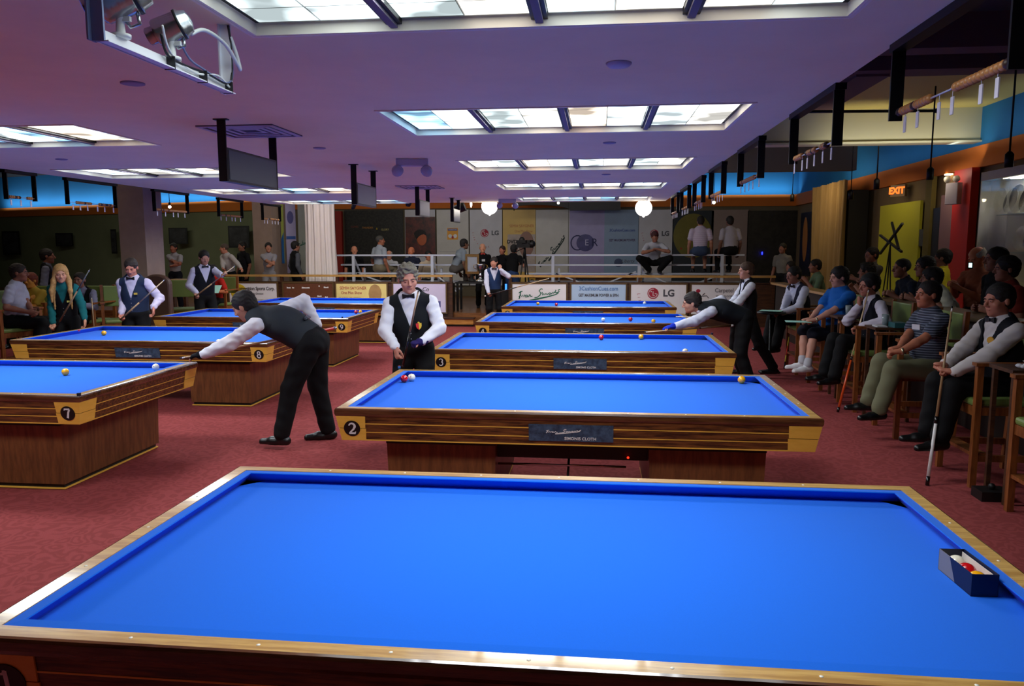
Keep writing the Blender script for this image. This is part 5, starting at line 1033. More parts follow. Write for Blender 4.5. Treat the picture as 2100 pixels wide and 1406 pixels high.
    if vest:
        vc, vr = vest if isinstance(vest[0], tuple) else (vest, .165); mv = cloth('vest', vc, .75); G = Field(hc*.72); torso(G, .024, False)
        G.cone(sh[0]-r2*.03*s+f2*0, sh[1]+r2*.03*s, .074*s, .074*s, .03)
        lo, hi = p0-.6, p0+.9
        def cut(X, Y_, Z):
            x_, y_, z_ = X-ch[0], Y_-ch[1], Z-ch[2]; u = x_*r2[0]+y_*r2[1]+z_*r2[2]; v = x_*f2[0]+y_*f2[1]+z_*f2[2]; w_ = x_*u2[0]+y_*u2[1]+z_*u2[2]
            arm = -(np.abs(u)-(.150*b)*s)            # beyond the armholes (only above the chest)
            arm = np.maximum(arm, 0*arm-1); d1 = np.maximum(-(np.abs(u)-.148*b*s)*-1*-1, -1)
            arms = np.where(w_ > .045*s, (.168*b*s-np.abs(u)), .2)
            vn = np.maximum(np.abs(u)-(w_+.03*s)*.36-.002, -v)   # V neck: inside when < 0
            top = (.262*s+0*u)-w_                                # neck hole
            neck = np.maximum(np.sqrt(u*u+(v-.01)**2)-.075*s, -(w_-.18*s))
            return np.minimum(np.minimum(arms, vn), neck)
        G.fn(lo, hi, cut, '-', .006)
        hb = p0+u1*.015*s; G.fn(lo, hi, lambda X, Y_, Z: (X-hb[0])*u1[0]+(Y_-hb[1])*u1[1]+(Z-hb[2])*u1[2], '-', .006)
        P, F = G.mesh(.0016, 16, 3); vo = npmesh('vest', P, F, mv, root)
        if dist < 13:
            for k in range(4):
                c = ch+u1*(-.05-.055*k)*s+f1*.128*s*b*.93
                mb = MB(); mb.sphere(tuple(c), .0055, 8); mb.build('button', mat('button', (150, 150, 160), .3), vo)
    # trousers
    T_ = Field(hc); T_.ell(p0-up_*.01*s, V3(.158*b, .118*b, .12)*s, np.array([rp, fp, up_]), .03).cone(p0+up_*.0, p0+u1*.05*s, .136*s*b, .134*s*b, .02, .74, f1)
    for i in (0, 1):
        kk = K[i]; T_.cone(hipj[i], kk, .096*s*b, .078*s*b**.5, .035)
        if not shorts: T_.cone(kk, A[i]+(kk-A[i])*.05, .076*s*b**.5, .072*s, .025)
        else: T_.cone(kk, kk+(kk-hipj[i])*.02, .078*s, .08*s, .01)
    P, F = T_.mesh(.0028, 22, 5); to = npmesh('trousers' if not shorts else 'shorts', P, F, cloth('trousers', pants, .8), root)
    if belt:
        G = Field(hc); G.cone(p0+up_*.0, p0+u1*.05*s, (.136*b+.008)*s, (.134*b+.008)*s, .01, .75, f1); c0 = p0+u1*.035*s
        G.fn(p0-.4, p0+.4, lambda X, Y_, Z: -(np.abs((X-c0[0])*u1[0]+(Y_-c0[1])*u1[1]+(Z-c0[2])*u1[2])-.018), '-', .003); P, F = G.mesh(); npmesh('belt', P, F, mat('belt_leather', (24, 24, 26), .35), root)
    # shoes
    for i in (0, 1):
        a = A[i]; fd = nrm(V3((K[i]-a)[0]*.0+.15*(1 if i == 0 else -1), 1, 0)) if feet is None or len(feet) < 3 else nrm(V3(feet[2][i]))
        zf = a[2]-.085*s; G = Field(max(hc*.8, .006)); hl = V3(a[0], a[1], zf)-fd*.045*s; to_ = V3(a[0], a[1], zf)+fd*.185*s
        G.cone(hl+V3(0, 0, .036*s), hl+fd*.13*s+V3(0, 0, .030*s), .040*s, .044*s, .02).cone(hl+fd*.10*s+V3(0, 0, .026*s), to_+V3(0, 0, .018*s), .042*s, .032*s, .02).cone(a-V3(0, 0, .0), hl+V3(0, 0, .045*s)+fd*.03, .046*s, .046*s, .02)
        G.fn(hl-.3, hl+.3, lambda X, Y_, Z: Z-zf-.001+0*X+0*Y_, '-', .003); G.fn(hl-.3, hl+.4, lambda X, Y_, Z: -(Z-zf-.1*s)+0*X+0*Y_, '-', .004); P, F = G.mesh(); so = npmesh('shoe', P, F, mat('shoe_%d' % shoes[0], shoes, .35 if shoes[0] < 60 else .7), root)
        if sock: G = Field(hc); G.cone(a, a+(K[i]-a)*.14, .050*s, .050*s, .01); P, F = G.mesh(); npmesh('sock', P, F, cloth('sock', sock), root)
    # hair
    st_, hcol = hair
    if st_ != 'none':
        G = Field(max(h, .006) if st_ != 'curly' else max(h, .006)); o = {'short': .009, 'buzz': .004, 'curly': .015, 'long': .016, 'cap': .014, 'ring': .006, 'full': .016}[st_]
        G.ell(hp3((0, -.016, .038)), (V3(.075, .095, .084)+o)*hs, R, .02)
        if st_ in ('short', 'curly', 'full', 'ring', 'long'): G.ell(hp3((0, -.055, -.02)), (V3(.062, .05, .06)+o*.7)*s, R, .03)
        if st_ == 'curly': G.ell(hp3((0, .03, .105)), V3(.066, .05, .025)*s, R, .03).ell(hp3((0, -.085, -.03)), V3(.055, .035, .06)*s, R, .03)
        if st_ == 'long':
            for sg in (-1, 1):
                for j in range(5):
                    a0 = hp3((sg*(.070-.006*j), .03-.028*j, .02)); a1 = hp3((sg*(.094-.006*j), .03-.03*j, -.10)); a2 = nb+(r2*sg*(.125-.012*j)+f2*(.125-.055*j)-u2*(.08+.02*((j*7) % 3)))*s; a3 = a2-u2*(.16+.05*((j*5) % 3))*s+f2*.03
                    G.cone(a0, a1, .024*s, .030*s, .03).cone(a1, a2, .030*s, .028*s, .03).cone(a2, a3, .028*s, .012*s, .03)
        G.ell(hp3((0, .112, {'ring': .01, 'curly': -.020}.get(st_, -.038))), V3(.072, .075, .105 if st_ != 'ring' else .16)*hs, R, .012, '-')
        if st_ == 'ring': G.ell(hp3((0, .0, .10)), V3(.07, .10, .075)*s, R, .012, '-')
        if st_ != 'long':
            for sg in (-1, 1): G.ell(hp3((sg*.088, .012, -.030)), V3(.026, .030, .045)*hs, R, .01, '-')
            c = hp3((0, -.02, -.085 if st_ in ('curly', 'full') else -.07)); uu = R[2]; G.fn(c-.2, c+.2, lambda X, Y_, Z: (X-c[0])*uu[0]+(Y_-c[1])*uu[1]+(Z-c[2])*uu[2], '-', .01)
        if st_ == 'cap': G.ell(hp3((0, .105, .045)), V3(.06, .06, .008)*s, R, .01)
        amp_ = {'curly': .008, 'long': .0016, 'short': .0022, 'full': .003}.get(st_, .001); P, F = G.mesh(amp_, 75 if st_ in ('curly', 'short', 'full') else 60, 4)
        npmesh('hair' if st_ != 'cap' else 'cap', P, F, mat('hair_%d_%d_%d' % hcol, hcol, .7, noise=.35, scale=50, bump=.4, bscale=120), root)
    if dist < 12.5:
        EW = mat('eye_white', (150, 128, 116), .25); EI = mat('iris', (40, 28, 20), .2); BRW = mat('brow_%d' % hcol[0], tuple(int(v*.75) for v in hcol) if hcol[0] < 190 else (120, 90, 60), .8)
        for sg in (-1, 1):
            mb = MB(); c = hp3((sg*.031, .0895, .0005)); M = Matrix.Translation(Vector(c)) @ Matrix([[*R[:, 0], 0], [*R[:, 1], 0], [*R[:, 2], 0], [0, 0, 0, 1]])
            mb.sphere((0, 0, 0), .0088*s, 12, EW, (1, .7, .34)); mb.sphere((0, .0035*s, -.0004), .0036*s, 10, EI, (1, .9, .95)); mb.v = [tuple(M @ Vector(v)) for v in mb.v]; mb.build('eye', None, root)
            mb = MB(); mb.tube([hp3((sg*.014, .0945, .016)), hp3((sg*.032, .0950, .0205)), hp3((sg*.049, .083, .014))], [.0035*s, .004*s, .002*s], 6); mb.build('eyebrow', BRW, root)
        mb = MB(); mb.tube([hp3((sx_, .0875+.004*math.cos(sx_*70), -.0632)) for sx_ in (-.020, -.01, 0, .01, .020)], .0028*s, 6); mb.build('lips', mat('lips', (150, 84, 76), .5), root)
    if bow:
        c = nb+nd*.004*s+f2*.088*s; M = Matrix.Translation(Vector(c)) @ Matrix([[*[r2[0], f2[0], u2[0]], 0], [*[r2[1], f2[1], u2[1]], 0], [*[r2[2], f2[2], u2[2]], 0], [0, 0, 0, 1]])
        mb = MB()
        for sg in (-1, 1): mb.add([M @ Vector(v) for v in [(sg*.006, -.006, -.008), (sg*.006, .006, -.008), (sg*.006, .006, .008), (sg*.006, -.006, .008), (sg*.055, -.012, -.022), (sg*.055, .006, -.022), (sg*.055, .006, .022), (sg*.055, -.012, .022)]], [(0, 1, 2, 3), (4, 7, 6, 5), (0, 4, 5, 1), (1, 5, 6, 2), (2, 6, 7, 3), (3, 7, 4, 0)])
        mb.box(-.009, .009, -.006, .012, -.011, .011, None, M); mb.build('bow_tie', mat('bow_%d' % bow[0], bow, .5), root)
    if extra: extra(root, dict(p0=p0, ch=ch, nb=nb, r2=r2, f2=f2, u2=u2, W=W, E=E, HD=HD, HN=HN, hp3=hp3, s=s, f1=f1, u1=u1, r1=r1, sh=sh, A=A, K=K, b=b, R=R))
    root['_w'] = 1; del root['_w']
    G_ = {'W': [Vector((x+w[0]*ct-w[1]*st, Y+w[0]*st+w[1]*ct, base+w[2])) for w in W], 'root': root,
          'grip': [Vector((x+g[0]*ct-g[1]*st, Y+g[0]*st+g[1]*ct, base+g[2])) for g in [W[i]+(HD[i]*.075+HN[i]*.022)*s for i in (0, 1)]], 'head': Vector((x+hcn[0]*ct-hcn[1]*st, Y+hcn[0]*st+hcn[1]*ct, base+hcn[2]))}
    return G_
def badge(col, shape='round', col2=None, off=(.075, -.02), size=.03, name='badge', push=0):
    """emblem stitched on the left chest (wearer's left = -x)"""
    def f(root, k):
        c = k['ch']+k['u2']*(off[1]+.04)*k['s']-k['r2']*off[0]*k['s']+k['f2']*(.125*k['b']+.012+push)*k['s']
        R = np.array([k['r2'], k['f2'], k['u2']]).T; M = Matrix.Translation(Vector(c)) @ Matrix([[*R[0], 0], [*R[1], 0], [*R[2], 0], [0, 0, 0, 1]]) @ Matrix.Rotation(-.42, 4, 'Z').inverted()
        mb = MB(); m1 = mat('badge_%d_%d_%d' % col, col, .6); m2 = mat('badge_%d_%d_%d' % (col2 or col), col2 or col, .6)
        if shape == 'shield':
            a = size; mb.prism([(-a, a), (0, a), (0, -a*1.3), (-a*.7, -a*.7), (-a, 0)][::-1], 0, .006, m2, M @ Matrix.Rotation(-math.pi/2, 4, 'X') @ Matrix.Diagonal((1, -1, 1, 1))); mb.prism([(0, a), (a, a), (a, 0), (a*.7, -a*.7), (0, -a*1.3)][::-1], 0, .006, m1, M @ Matrix.Rotation(-math.pi/2, 4, 'X') @ Matrix.Diagonal((1, -1, 1, 1)))
            mb.sphere(tuple(M @ Vector((0, .003, a*1.25))), a*.35, 8, m2, (1.2, .3, .8))
        elif shape == 'rect': mb.box(-size, size, -.002, .006, -size*.6, size*.6, m1, M)
        else: mb.lathe([(size, -.004), (size, .006)], 18, m1, M @ Matrix.Rotation(-math.pi/2, 4, 'X'), False)
        mb.build(name, None, root)
    return f
SHAFT = mat('cue_maple', (226, 196, 150), .25, coat=.5); CUEB = mat('cue_black', (16, 14, 16), .25, coat=.5); CUEW = mat('cue_white', (235, 232, 230), .4)
def cue(tip, butt, label, parts=None, L=1.42):
    """parts: list of (fraction from tip, material)"""
    tip, butt = Vector(tip), Vector(butt); d = (butt-tip); L = d.length; t = thing('cue_stick', butt, label, 'cue'); o = butt
    rad = lambda f: .0062+.0085*f*(L/1.42)
    parts = parts or [(.012, CUEB), (.03, CUEW), (.52, SHAFT), (.54, CUEB), (.98, CUEB), (1, CUEB)]; f0 = 0
    for k, (f1, m) in enumerate(parts):
        mb = MB(); a, b = tip+d*f0-o, tip+d*f1-o; mb.tube([a, b], [rad(f0), rad(f1)], 10); nm_ = 'tip' if k == 0 else 'ferrule' if k == 1 else 'shaft' if k == 2 else 'joint' if k == 3 else 'butt' if k == 4 else 'bumper'
        mb.build(nm_, m, t); f0 = f1
    return t
# ================================================================ the players and spectators
W_ = (240, 240, 246); BK = (14, 14, 17); DS = (150, 100, 80); LS = (206, 150, 126); BH = (26, 20, 17)
def P(px, py, Y): q = aY(px, py, Y); return (q.x, q.y, q.z)
def PX(px, py, X): q = aX(px, py, X); return (q.x, q.y, q.z)
def watch(i=1):
    def f(root, k):
        w, d = V3(k['W'][i]), k['HD'][i]; M = Vector(w-d*.012); mb = MB(); mb.tube([Vector(w-d*.022), Vector(w-d*.006)], .034*k['s'], 14); mb.build('watch', mat('watch_metal', (190, 180, 150), .25, .8), root)
    return f
def many(*fs):
    def f(root, k):
        for g_ in fs: g_(root, k)
    return f
PALE = [(.012, CUEB), (.03, CUEW), (.55, SHAFT), (.56, CUEB), (.985, mat('cue_pale', (206, 170, 116), .3, coat=.5)), (1, CUEB)]
# --- grey-haired player between tables two and three
def shirt_front(root, k):
    pass
g = person('grey curly-haired player in black vest and bow tie, looking down behind table two', px=847, Y=6.95, rot=186, H=1.645, lean=5, side=3, glove=(1, (44, 34, 92)), head=(16, -12, -4), build=1.16, hk=1.14, skinc=(222, 156, 132),
           hair=('curly', (140, 134, 116)), shirt=('long', W_), vest=(22, 26, 30), bow=(12, 12, 14), hands=(P(812, 712, 6.62), P(866, 700, 6.66)), poles=((.9, -.5, -.3), (-.9, -.5, -.3)), hp=('loose', 'grip'), hd=((.12, -.1, -1), (-.8, -.5, -.1)), hn=((.6, .5, 0), (0, .2, -1)), extra=badge((226, 50, 50), 'shield', (240, 200, 60), (.085, -.07), .026, 'crest'))
CT = mat('cue_tan', (170, 136, 98), .4)
cue(P(858, 596, 6.40), P(826, 752, 6.60), 'wooden cue slanting across the chest of the grey-haired player', [(.012, CUEB), (.03, CT), (.52, CT), (.54, CUEB), (.98, CUEB), (1, CUEB)])
# --- player bending over table seven
def belt_buckle(root, k):
    c = k['p0']+k['u1']*.12-k['f1']*(.128*k['b']+.012); X, Y_, Z = k['r1'], k['f1'], k['u1']; M = Matrix.Translation(Vector(c)) @ Matrix([[X[0], Y_[0], Z[0], 0], [X[1], Y_[1], Z[1], 0], [X[2], Y_[2], Z[2], 0], [0, 0, 0, 1]])
    mb = MB(); mb.box(-.06, .03, -.002, .012, -.012, .012, cloth('vest_strap', (70, 76, 84)), M); mb.box(-.025, .03, -.007, .006, -.018, .018, mat('buckle_grey', (130, 136, 144), .3, .5), M); mb.build('vest_strap', None, root)
b1 = person('dark-haired player in grey-black vest bending over the corner of table seven', x=-2.56, Y=6.68, rot=93, H=1.78, lean=69, twist=-34, head=(26, -26, 10), build=1.24, curve=1.12, hz=.965, glove=(1, (16, 18, 24)), skinc=(196, 138, 112),
            hair=('short', (30, 24, 22)), shirt=('long', (242, 242, 248)), vest=(44, 50, 56), belt=True, pants=(15, 15, 18), feet=((-2.50, 6.88, .087), (-2.80, 6.48, .087), ((-.25, 1, 0), (.15, 1, 0))), kpole=((.0, 1, 0), (0, 1, 0)),
            hands=(P(652, 668, 7.05), P(400, 736, 6.42)), poles=((.3, -.35, 1), (-.5, 0, -1)), hp=('grip', 'bridge'), hd=((-.2, .1, -.5), (-1, .05, -.12)), hn=((-1, 0, -.2), (0, .15, -1)), h=.0055, extra=belt_buckle)
def glove(gp, i, col, label=None):
    w = gp['W'][i]
q = b1['W'][1]; mb = MB()
Rg = mat('cue_red', (206, 44, 34), .3, coat=.5); Sg = mat('cue_steel', (170, 180, 200), .25, .8)
h0 = b1['grip'][0]; tip = Vector((-3.70, 6.47, .812)); d = (h0-tip).normalized(); bt = h0+d*.22
cue(tip, bt, 'red-butted cue held behind the bending player', [(.012, CUEB), (.03, CUEW), (.60, SHAFT), (.62, CUEB), (.98, Rg), (1, Sg)])
# --- player bending over table three
b2 = person('gloved player in black vest lying low over the far rail of table three', x=1.82, Y=9.96, rot=98, H=1.76, lean=84, twist=-34, head=(22, -10, 6), build=1.14, curve=1.06, hz=.915, glove=(1, (24, 50, 190)), skinc=(206, 150, 126), hair=('short', (46, 36, 30)), shirt=('long', (224, 226, 240)), vest=(24, 28, 34), belt=True,
            feet=((1.95, 10.20, .087), (1.92, 9.72, .087), ((-.3, 1, 0), (.1, 1, 0))), hands=((1.80, 10.25, .93), (.80, 9.38, .79)), poles=((.3, -.4, 1), (-.5, 0, -1)), hp=('grip', 'bridge'), hd=((-.2, -.2, -.6), (-1, -.25, -.12)), hn=((-1, 0, -.2), (0, .1, -1)), h=.006)
tip = Vector(P(1322, 681, 9.30)); h0 = b2['grip'][0]; cue(tip, Vector(P(1504, 667, 9.82)), 'cue with brown butt under the gloved player leaning over table three', [(.012, CUEB), (.03, CUEW), (.6, SHAFT), (.62, CUEB), (.97, mat('cue_brown', (120, 84, 50), .3, coat=.5)), (1, CUEW)])
ref = person('standing man in white shirt and black vest behind the gloved player', px=1535, Y=11.0, rot=96, H=1.60, lean=2, head=(0, -4, 0), build=1.05, skinc=(206, 148, 124), hair=('short', (92, 66, 44)), vest=(16, 16, 20), shirt=('long', (220, 222, 232)), hands=(P(1480, 640, 11.15), P(1482, 646, 10.8)), hp=('grip', 'grip'), bow=(20, 20, 22), feet=((2.12, 11.16, .085), (2.46, 10.82, .085)))
cue(P(1384, 649, 10.75), P(1520, 652, 10.85), 'thin pale cue pointing left in front of the standing man by table three')
# --- left side players
w4 = person('blonde long-haired woman in teal shirt and black vest holding a cue by table eight', px=133, Y=9.8, rot=202, H=1.60, lean=10, head=(16, -10, 0), build=.92, skinc=(222, 160, 130), hair=('long', (214, 164, 100)), shirt=('long', (28, 104, 108)), vest=(16, 16, 20),
            hands=(P(108, 662, 9.60), P(174, 655, 9.62)), poles=((.3, -1, 0), (-.3, -1, 0)), hp=('grip', 'relax'), hd=((.1, .0, -1), (0, .0, -1)), hn=((.5, -.8, 0), (-.6, -.6, 0)), extra=badge((236, 226, 100), 'rect', (60, 50, 140), (.085, -.03), .022, 'flag_patch'))
cue(P(184, 552, 9.3), P(113, 675, 9.58), 'cue held slantwise by the blonde woman', [(.012, CUEB), (.03, CUEW), (.35, mat('cue_grey', (110, 112, 106), .4)), (.86, CT), (.98, CUEB), (1, CUEB)])
mb = MB(); q = w4['head']; mb.tube([q+Vector((.075*math.cos(a)*-1, -.0+.01, .095*math.sin(a)+.012)) for a in [math.pi*i/12 for i in range(13)]], .007, 8); tag(mb.build('hair_band', mat('teal_band', (24, 96, 88), .6)), 'teal band on the hair of the blonde woman', 'hair band')
p6 = person('short-haired man in blue-grey vest and black bow tie holding a cue low at table eight', px=278, Y=10.15, rot=186, H=1.67, lean=5, head=(12, -22, 0), build=1.1, skinc=(214, 140, 118), hair=('short', (48, 36, 32)), shirt=('long', (214, 206, 232)), vest=(40, 52, 78), bow=(10, 10, 12),
            hands=(P(249, 642, 9.95), P(314, 630, 10.0)), poles=((.25, -1, 0), (-.25, -1, 0)), hp=('grip', 'relax'), hd=((.1, -.1, -1), (0, 0, -1)), hn=((.6, -.6, 0), (-.6, -.6, 0)), extra=badge((200, 170, 60), 'rect', None, (.085, 0), .022, 'name_tag'))
cue(P(338, 573, 9.6), P(247, 655, 9.85), 'long pale cue held diagonally by the man in the blue-grey vest', PALE)
p8 = person('young man in black vest holding a cue across himself behind table nine', px=420, Y=13.2, rot=222, H=1.77, lean=4, head=(0, -14, 0), skinc=(176, 124, 104), hair=('short', (18, 14, 14)), shirt=('long', (206, 204, 230)), vest=(18, 20, 30), bow=(10, 10, 12),
            hands=(P(403, 600, 12.95), P(462, 568, 12.7)), poles=((.4, -1, 0), (-.5, 0, -.9)), hp=('grip', 'grip'), hd=((.2, -.3, -.9), (.9, -.2, .2)), hn=((.5, -.6, 0), (0, 0, 1)))
cue(P(482, 545, 12.5), P(400, 608, 12.85), 'pale cue held by the young man behind table nine', PALE)
p23 = person('player in blue vest covering his face with his hand beside the sponsor boards', px=1013, Y=17.0, rot=192, H=1.60, lean=2, head=(-20, -12, 0), skinc=(206, 146, 122), hair=('short', (30, 20, 18)), shirt=('long', (216, 218, 238)), vest=(34, 56, 96), bow=(16, 20, 34),
             hands=(P(1002, 602, 16.75), P(1026, 552, 16.80)), poles=((.9, -.5, -.3), (-.9, .2, -.7)), hp=('grip', 'loose'), hd=((.5, -.2, -.8), (-.35, .05, .9)), hn=((.4, -.6, 0), (0, 1, 0)))
cue(P(1128, 570, 16.4), P(994, 607, 16.7), 'dark-butted cue held horizontally by the player covering his face', [(.012, CUEB), (.03, CUEW), (.5, SHAFT), (.53, CUEB), (.98, CUEB), (1, CUEW)])
# --- seated spectators on the right (facing the tables)
def sitter(label, x, Y, rot=94, fl=None, **k):
    k.setdefault('hz', .74); k.setdefault('lean', 8); f = fl or ((-.50, .12, .36), (-.50, -.12, .36)); c_, s_ = math.cos((rot-90)*D2R), math.sin((rot-90)*D2R)
    k.setdefault('feet', tuple((x+a*c_-b*s_, Y+a*s_+b*c_, z+k.get('base', 0)) for a, b, z in f)); k.setdefault('kpole', ((.05, 1, .25), (-.05, 1, .25)))
    return person(label, x=x, Y=Y, rot=rot, **k)
p42 = sitter('man in dark striped polo shirt and khaki trousers with a white name label, seated', 3.10, 7.48, 98, H=1.70, lean=4, head=(4, 2, 0), build=1.16, belly=.03, hz=.70, skinc=(190, 120, 92), hair=('short', (30, 22, 20)), shirt=('short', (46, 52, 70)), pants=(112, 112, 86), fl=((-.52, .12, .33), (-.54, -.14, .30)),
             hands=((2.66, 7.20, .80), (2.60, 7.06, .82)), poles=((.8, -.3, -.8), (-.8, -.3, -.8)), hp=('loose', 'loose'), hd=((-1, -.3, -.1), (-1, .3, -.1)), hn=((0, 0, -1), (0, 0, -1)), extra=many(watch(1), badge((222, 222, 230), 'rect', None, (.05, .075), .040, 'name_label', .012)))
p43 = sitter('seated player at right edge in white shirt and black vest with gold badge', 3.12, 6.30, 98, H=1.72, lean=2, head=(6, -4, 0), build=1.12, hz=.72, skinc=(190, 124, 100), hair=('short', (34, 28, 26)), shirt=('long', (206, 198, 196)), vest=(16, 16, 24), bow=(12, 12, 14), pants=BK,
             hands=((2.66, 6.22, .86), (2.66, 6.10, .82)), poles=((.8, -.3, -.8), (-.8, -.3, -.8)), hp=('grip', 'grip'), hd=((-.9, -.5, .1), (-.8, .6, .1)), hn=((0, 0, -1), (0, 0, -1)), extra=many(watch(1), badge((206, 150, 40), 'round', None, (.118, .07), .026, 'gold_badge', .004)), fl=((-.48, .10, .33), (-.52, -.14, .33)))
p33 = sitter('player in white shirt and black vest resting his cheek on his fist', 3.10, 8.98, 100, H=1.70, lean=6, head=(8, -6, 8), hz=.72, skinc=(176, 116, 96), hair=('full', (20, 16, 16)), shirt=('long', (206, 200, 214)), vest=(16, 18, 28), hands=((2.905, 8.93, 1.14), (2.86, 8.70, .93)), poles=((.4, .6, -1), (-1, -.3, -.2)),
             hp=('fist', 'loose'), hd=((-.1, .0, 1), (-.7, .4, -.3)), hn=((1, 0, 0), (0, 0, -1)), pants=BK)
p32 = sitter('heavy man in blue polo shirt and dark shorts with white trainers holding a paper', 3.08, 10.15, 104, H=1.74, lean=2, head=(0, -6, 0), build=1.28, belly=.10, hz=.74, skinc=(206, 150, 130), hair=('full', (26, 20, 20)), shirt=('short', (30, 100, 186)), pants=(24, 26, 40), shorts=True, shoes=(236, 236, 240), sock=(190, 190, 200),
             fl=((-.50, -.02, .34), (-.56, -.26, .34)), hands=((2.66, 10.02, .86), (2.62, 9.78, .86)), poles=((.8, -.3, -.8), (-.8, -.3, -.8)), hp=('loose', 'grip'), hd=((-1, 0, -.1), (-1, .1, -.1)), hn=((0, 0, -1), (0, 0, -1)), extra=watch(1))
p30 = sitter('farthest seated player in white shirt and dark vest with folded hands', 3.0, 11.7, 112, H=1.72, lean=12, head=(4, -6, 0), hz=.74, skinc=(160, 104, 86), hair=('short', (20, 16, 16)), shirt=('long', (206, 206, 226)), vest=(34, 34, 52), bow=(14, 14, 16), hands=((2.66, 11.42, .88), (2.64, 11.34, .86)), hp=('loose', 'loose'),
             hd=((-1, -.3, -.1), (-1, .3, -.1)), hn=((0, 0, -1), (0, 0, -1)), extra=watch(1))
cu = [(.012, CUEB), (.03, CUEW), (.55, SHAFT), (.58, CUEB), (.96, mat('cue_orange', (226, 84, 30), .35, coat=.5)), (1, CUEB)]
def far_tip(base, px, py, L):
    d = ray(px, py); o = Vector((0, 0, CAMZ)); b = o-Vector(base); A_ = d.dot(d); B_ = 2*b.dot(d); C_ = b.dot(b)-L*L; D_ = max(B_*B_-4*A_*C_, 0); ts = [(-B_-math.sqrt(D_))/(2*A_), (-B_+math.sqrt(D_))/(2*A_)]; return [o+d*t for t in ts]
b_ = Vector((2.631, 8.596, .002)); ts = far_tip(b_, 1782, 592, 1.40); cue(max(ts, key=lambda v: v.y), b_, 'cue with bright orange butt standing on the carpet by the side table', cu)
b_ = Vector((2.50, 5.96, .002)); ts = far_tip(b_, 2006, 636, 1.40); tpp = max(ts, key=lambda v: v.y)
cue(p43['grip'][1]+(p43['grip'][1]-b_).normalized()*.52, b_, 'cue with white butt held upright between the knees of the right-edge player', [(.012, CUEB), (.03, CUEW), (.62, CT), (.66, CUEB), (.95, CUEW), (1, CUEB)])
b_ = Vector(P(1608, 755, 11.0)); cue(P(1618, 690, 11.4), (b_.x, b_.y, max(b_.z, .01)), 'short stretch of red and yellow cue leaning near the farthest seated player', [(.012, CUEB), (.3, mat('cue_yellow', (220, 200, 60), .4)), (.6, mat('cue_red', (206, 44, 34), .3)), (.8, mat('cue_yellow', (220, 200, 60), .4)), (1, CUEB)])
PAP = mat('green_paper', (170, 224, 206), .8)
def sheet(p, rz, label, tilt=0, w=.11, l=.15):
    mb = MB(); mb.box(-w, w, -l, l, 0, .004); o = mb.build('paper_sheet', PAP, loc=p, rotz=rz); o.rotation_euler.x = tilt; return tag(o, label, 'paper')
q = p32['grip'][1]; sheet((q.x-.12, q.y+.05, q.z+.0), 1.4, 'mint paper sheet in the hand of the man in the blue polo shirt')
sheet(P(1582, 637, 11.3), 1.2, 'mint paper sheets lying behind the gloved player'); q = P(1582, 640, 11.3); t = thing('round_side_table', (q[0], q[1], 0), 'small dark stand under the mint paper sheets', 'table'); mb = MB(); mb.lathe([(.2, q[2]-.02), (.2, q[2]+.005)], 18); mb.build('top', BLACK, t); mb = MB(); mb.lathe([(.15, 0), (.15, .02), (.02, .03), (.02, q[2]-.02)], 12); mb.build('stand', BLACKM, t)
# --- people behind the right counter
BSL = ['the shaved-head guest in a dark shirt', 'the dark-haired guest in black', 'the hunched guest in white', 'the guest in dull red', 'the curly-haired guest in white', 'the guest in sage green']
def bstool(x, y, z=.66, n=[0]):
    n[0] += 1; t = thing('bar_stool', (x, y, 0), 'black bar stool number', 'stool', group='black bar stools hidden under the bar guests'); t['label'] = 'black bar stool under ' + BSL[n[0]-1]
    mb = MB(); mb.lathe([(.17, z-.04), (.18, z-.02), (.17, z), (.001, z+.004)], 16); mb.build('seat', BLACK, t); mb = MB(); mb.lathe([(.2, 0), (.2, .02), (.025, .04), (.025, z-.03)], 14); mb.build('column', BLACKM, t)
def bar(label, px, X, top, rot, st=False, **k):
    y = aX(px, 520, X).y; H = k.pop('H', 1.72); s = H/1.75
    if st: return person(label, x=X, Y=y, rot=rot, H=top/1.03 if top < 1.9 else 1.8, **k)
    hz = top-.80*s; bstool(X, y, max(hz-.1, .5)); return sitter(label, X, y, rot, H=H, hz=hz, **k)
arms = lambda X, y, z=1.15, dx=-.28: ((X+dx, y+.16, z), (X+dx, y-.10, z))
def ba(px, X): return arms(X, aX(px, 520, X).y)
bar('dark-shirted guest with shaved head leaning on the bar counter', 1880, 4.15, 1.66, 95, lean=14, skinc=DS, hair=('buzz', (26, 18, 16)), shirt=('short', (24, 28, 44)), hands=ba(1880, 4.15))
bar('dark-haired guest in black leaning on the counter behind the shaved-head guest', 1922, 4.15, 1.68, 92, lean=10, skinc=DS, hair=('full', BH), shirt=('short', (14, 14, 20)), hands=ba(1922, 4.15))
bar('guest in bright yellow shirt behind the bar guests, facing away', 1937, 4.9, 1.83, 60, True, skinc=DS, hair=('short', BH), shirt=('short', (226, 206, 50)))
bar('guest in white shirt hunched over the bar counter, seen from behind', 1972, 4.15, 1.62, 78, lean=24, skinc=DS, hair=('full', BH), shirt=('short', (190, 190, 170)), hands=ba(1972, 4.15), pants=(20, 20, 26))
bar('white-haired man in brown shirt looking at his glowing phone', 2008, 4.75, 1.86, 112, True, head=(0, -24, 0), skinc=(216, 130, 90), hair=('ring', (214, 200, 180)), shirt=('short', (150, 84, 60)), hands=((4.5, aX(2008, 520, 4.75).y+.1, 1.30), (4.5, aX(2008, 520, 4.75).y-.08, 1.28)), hp=('grip', 'relax'))
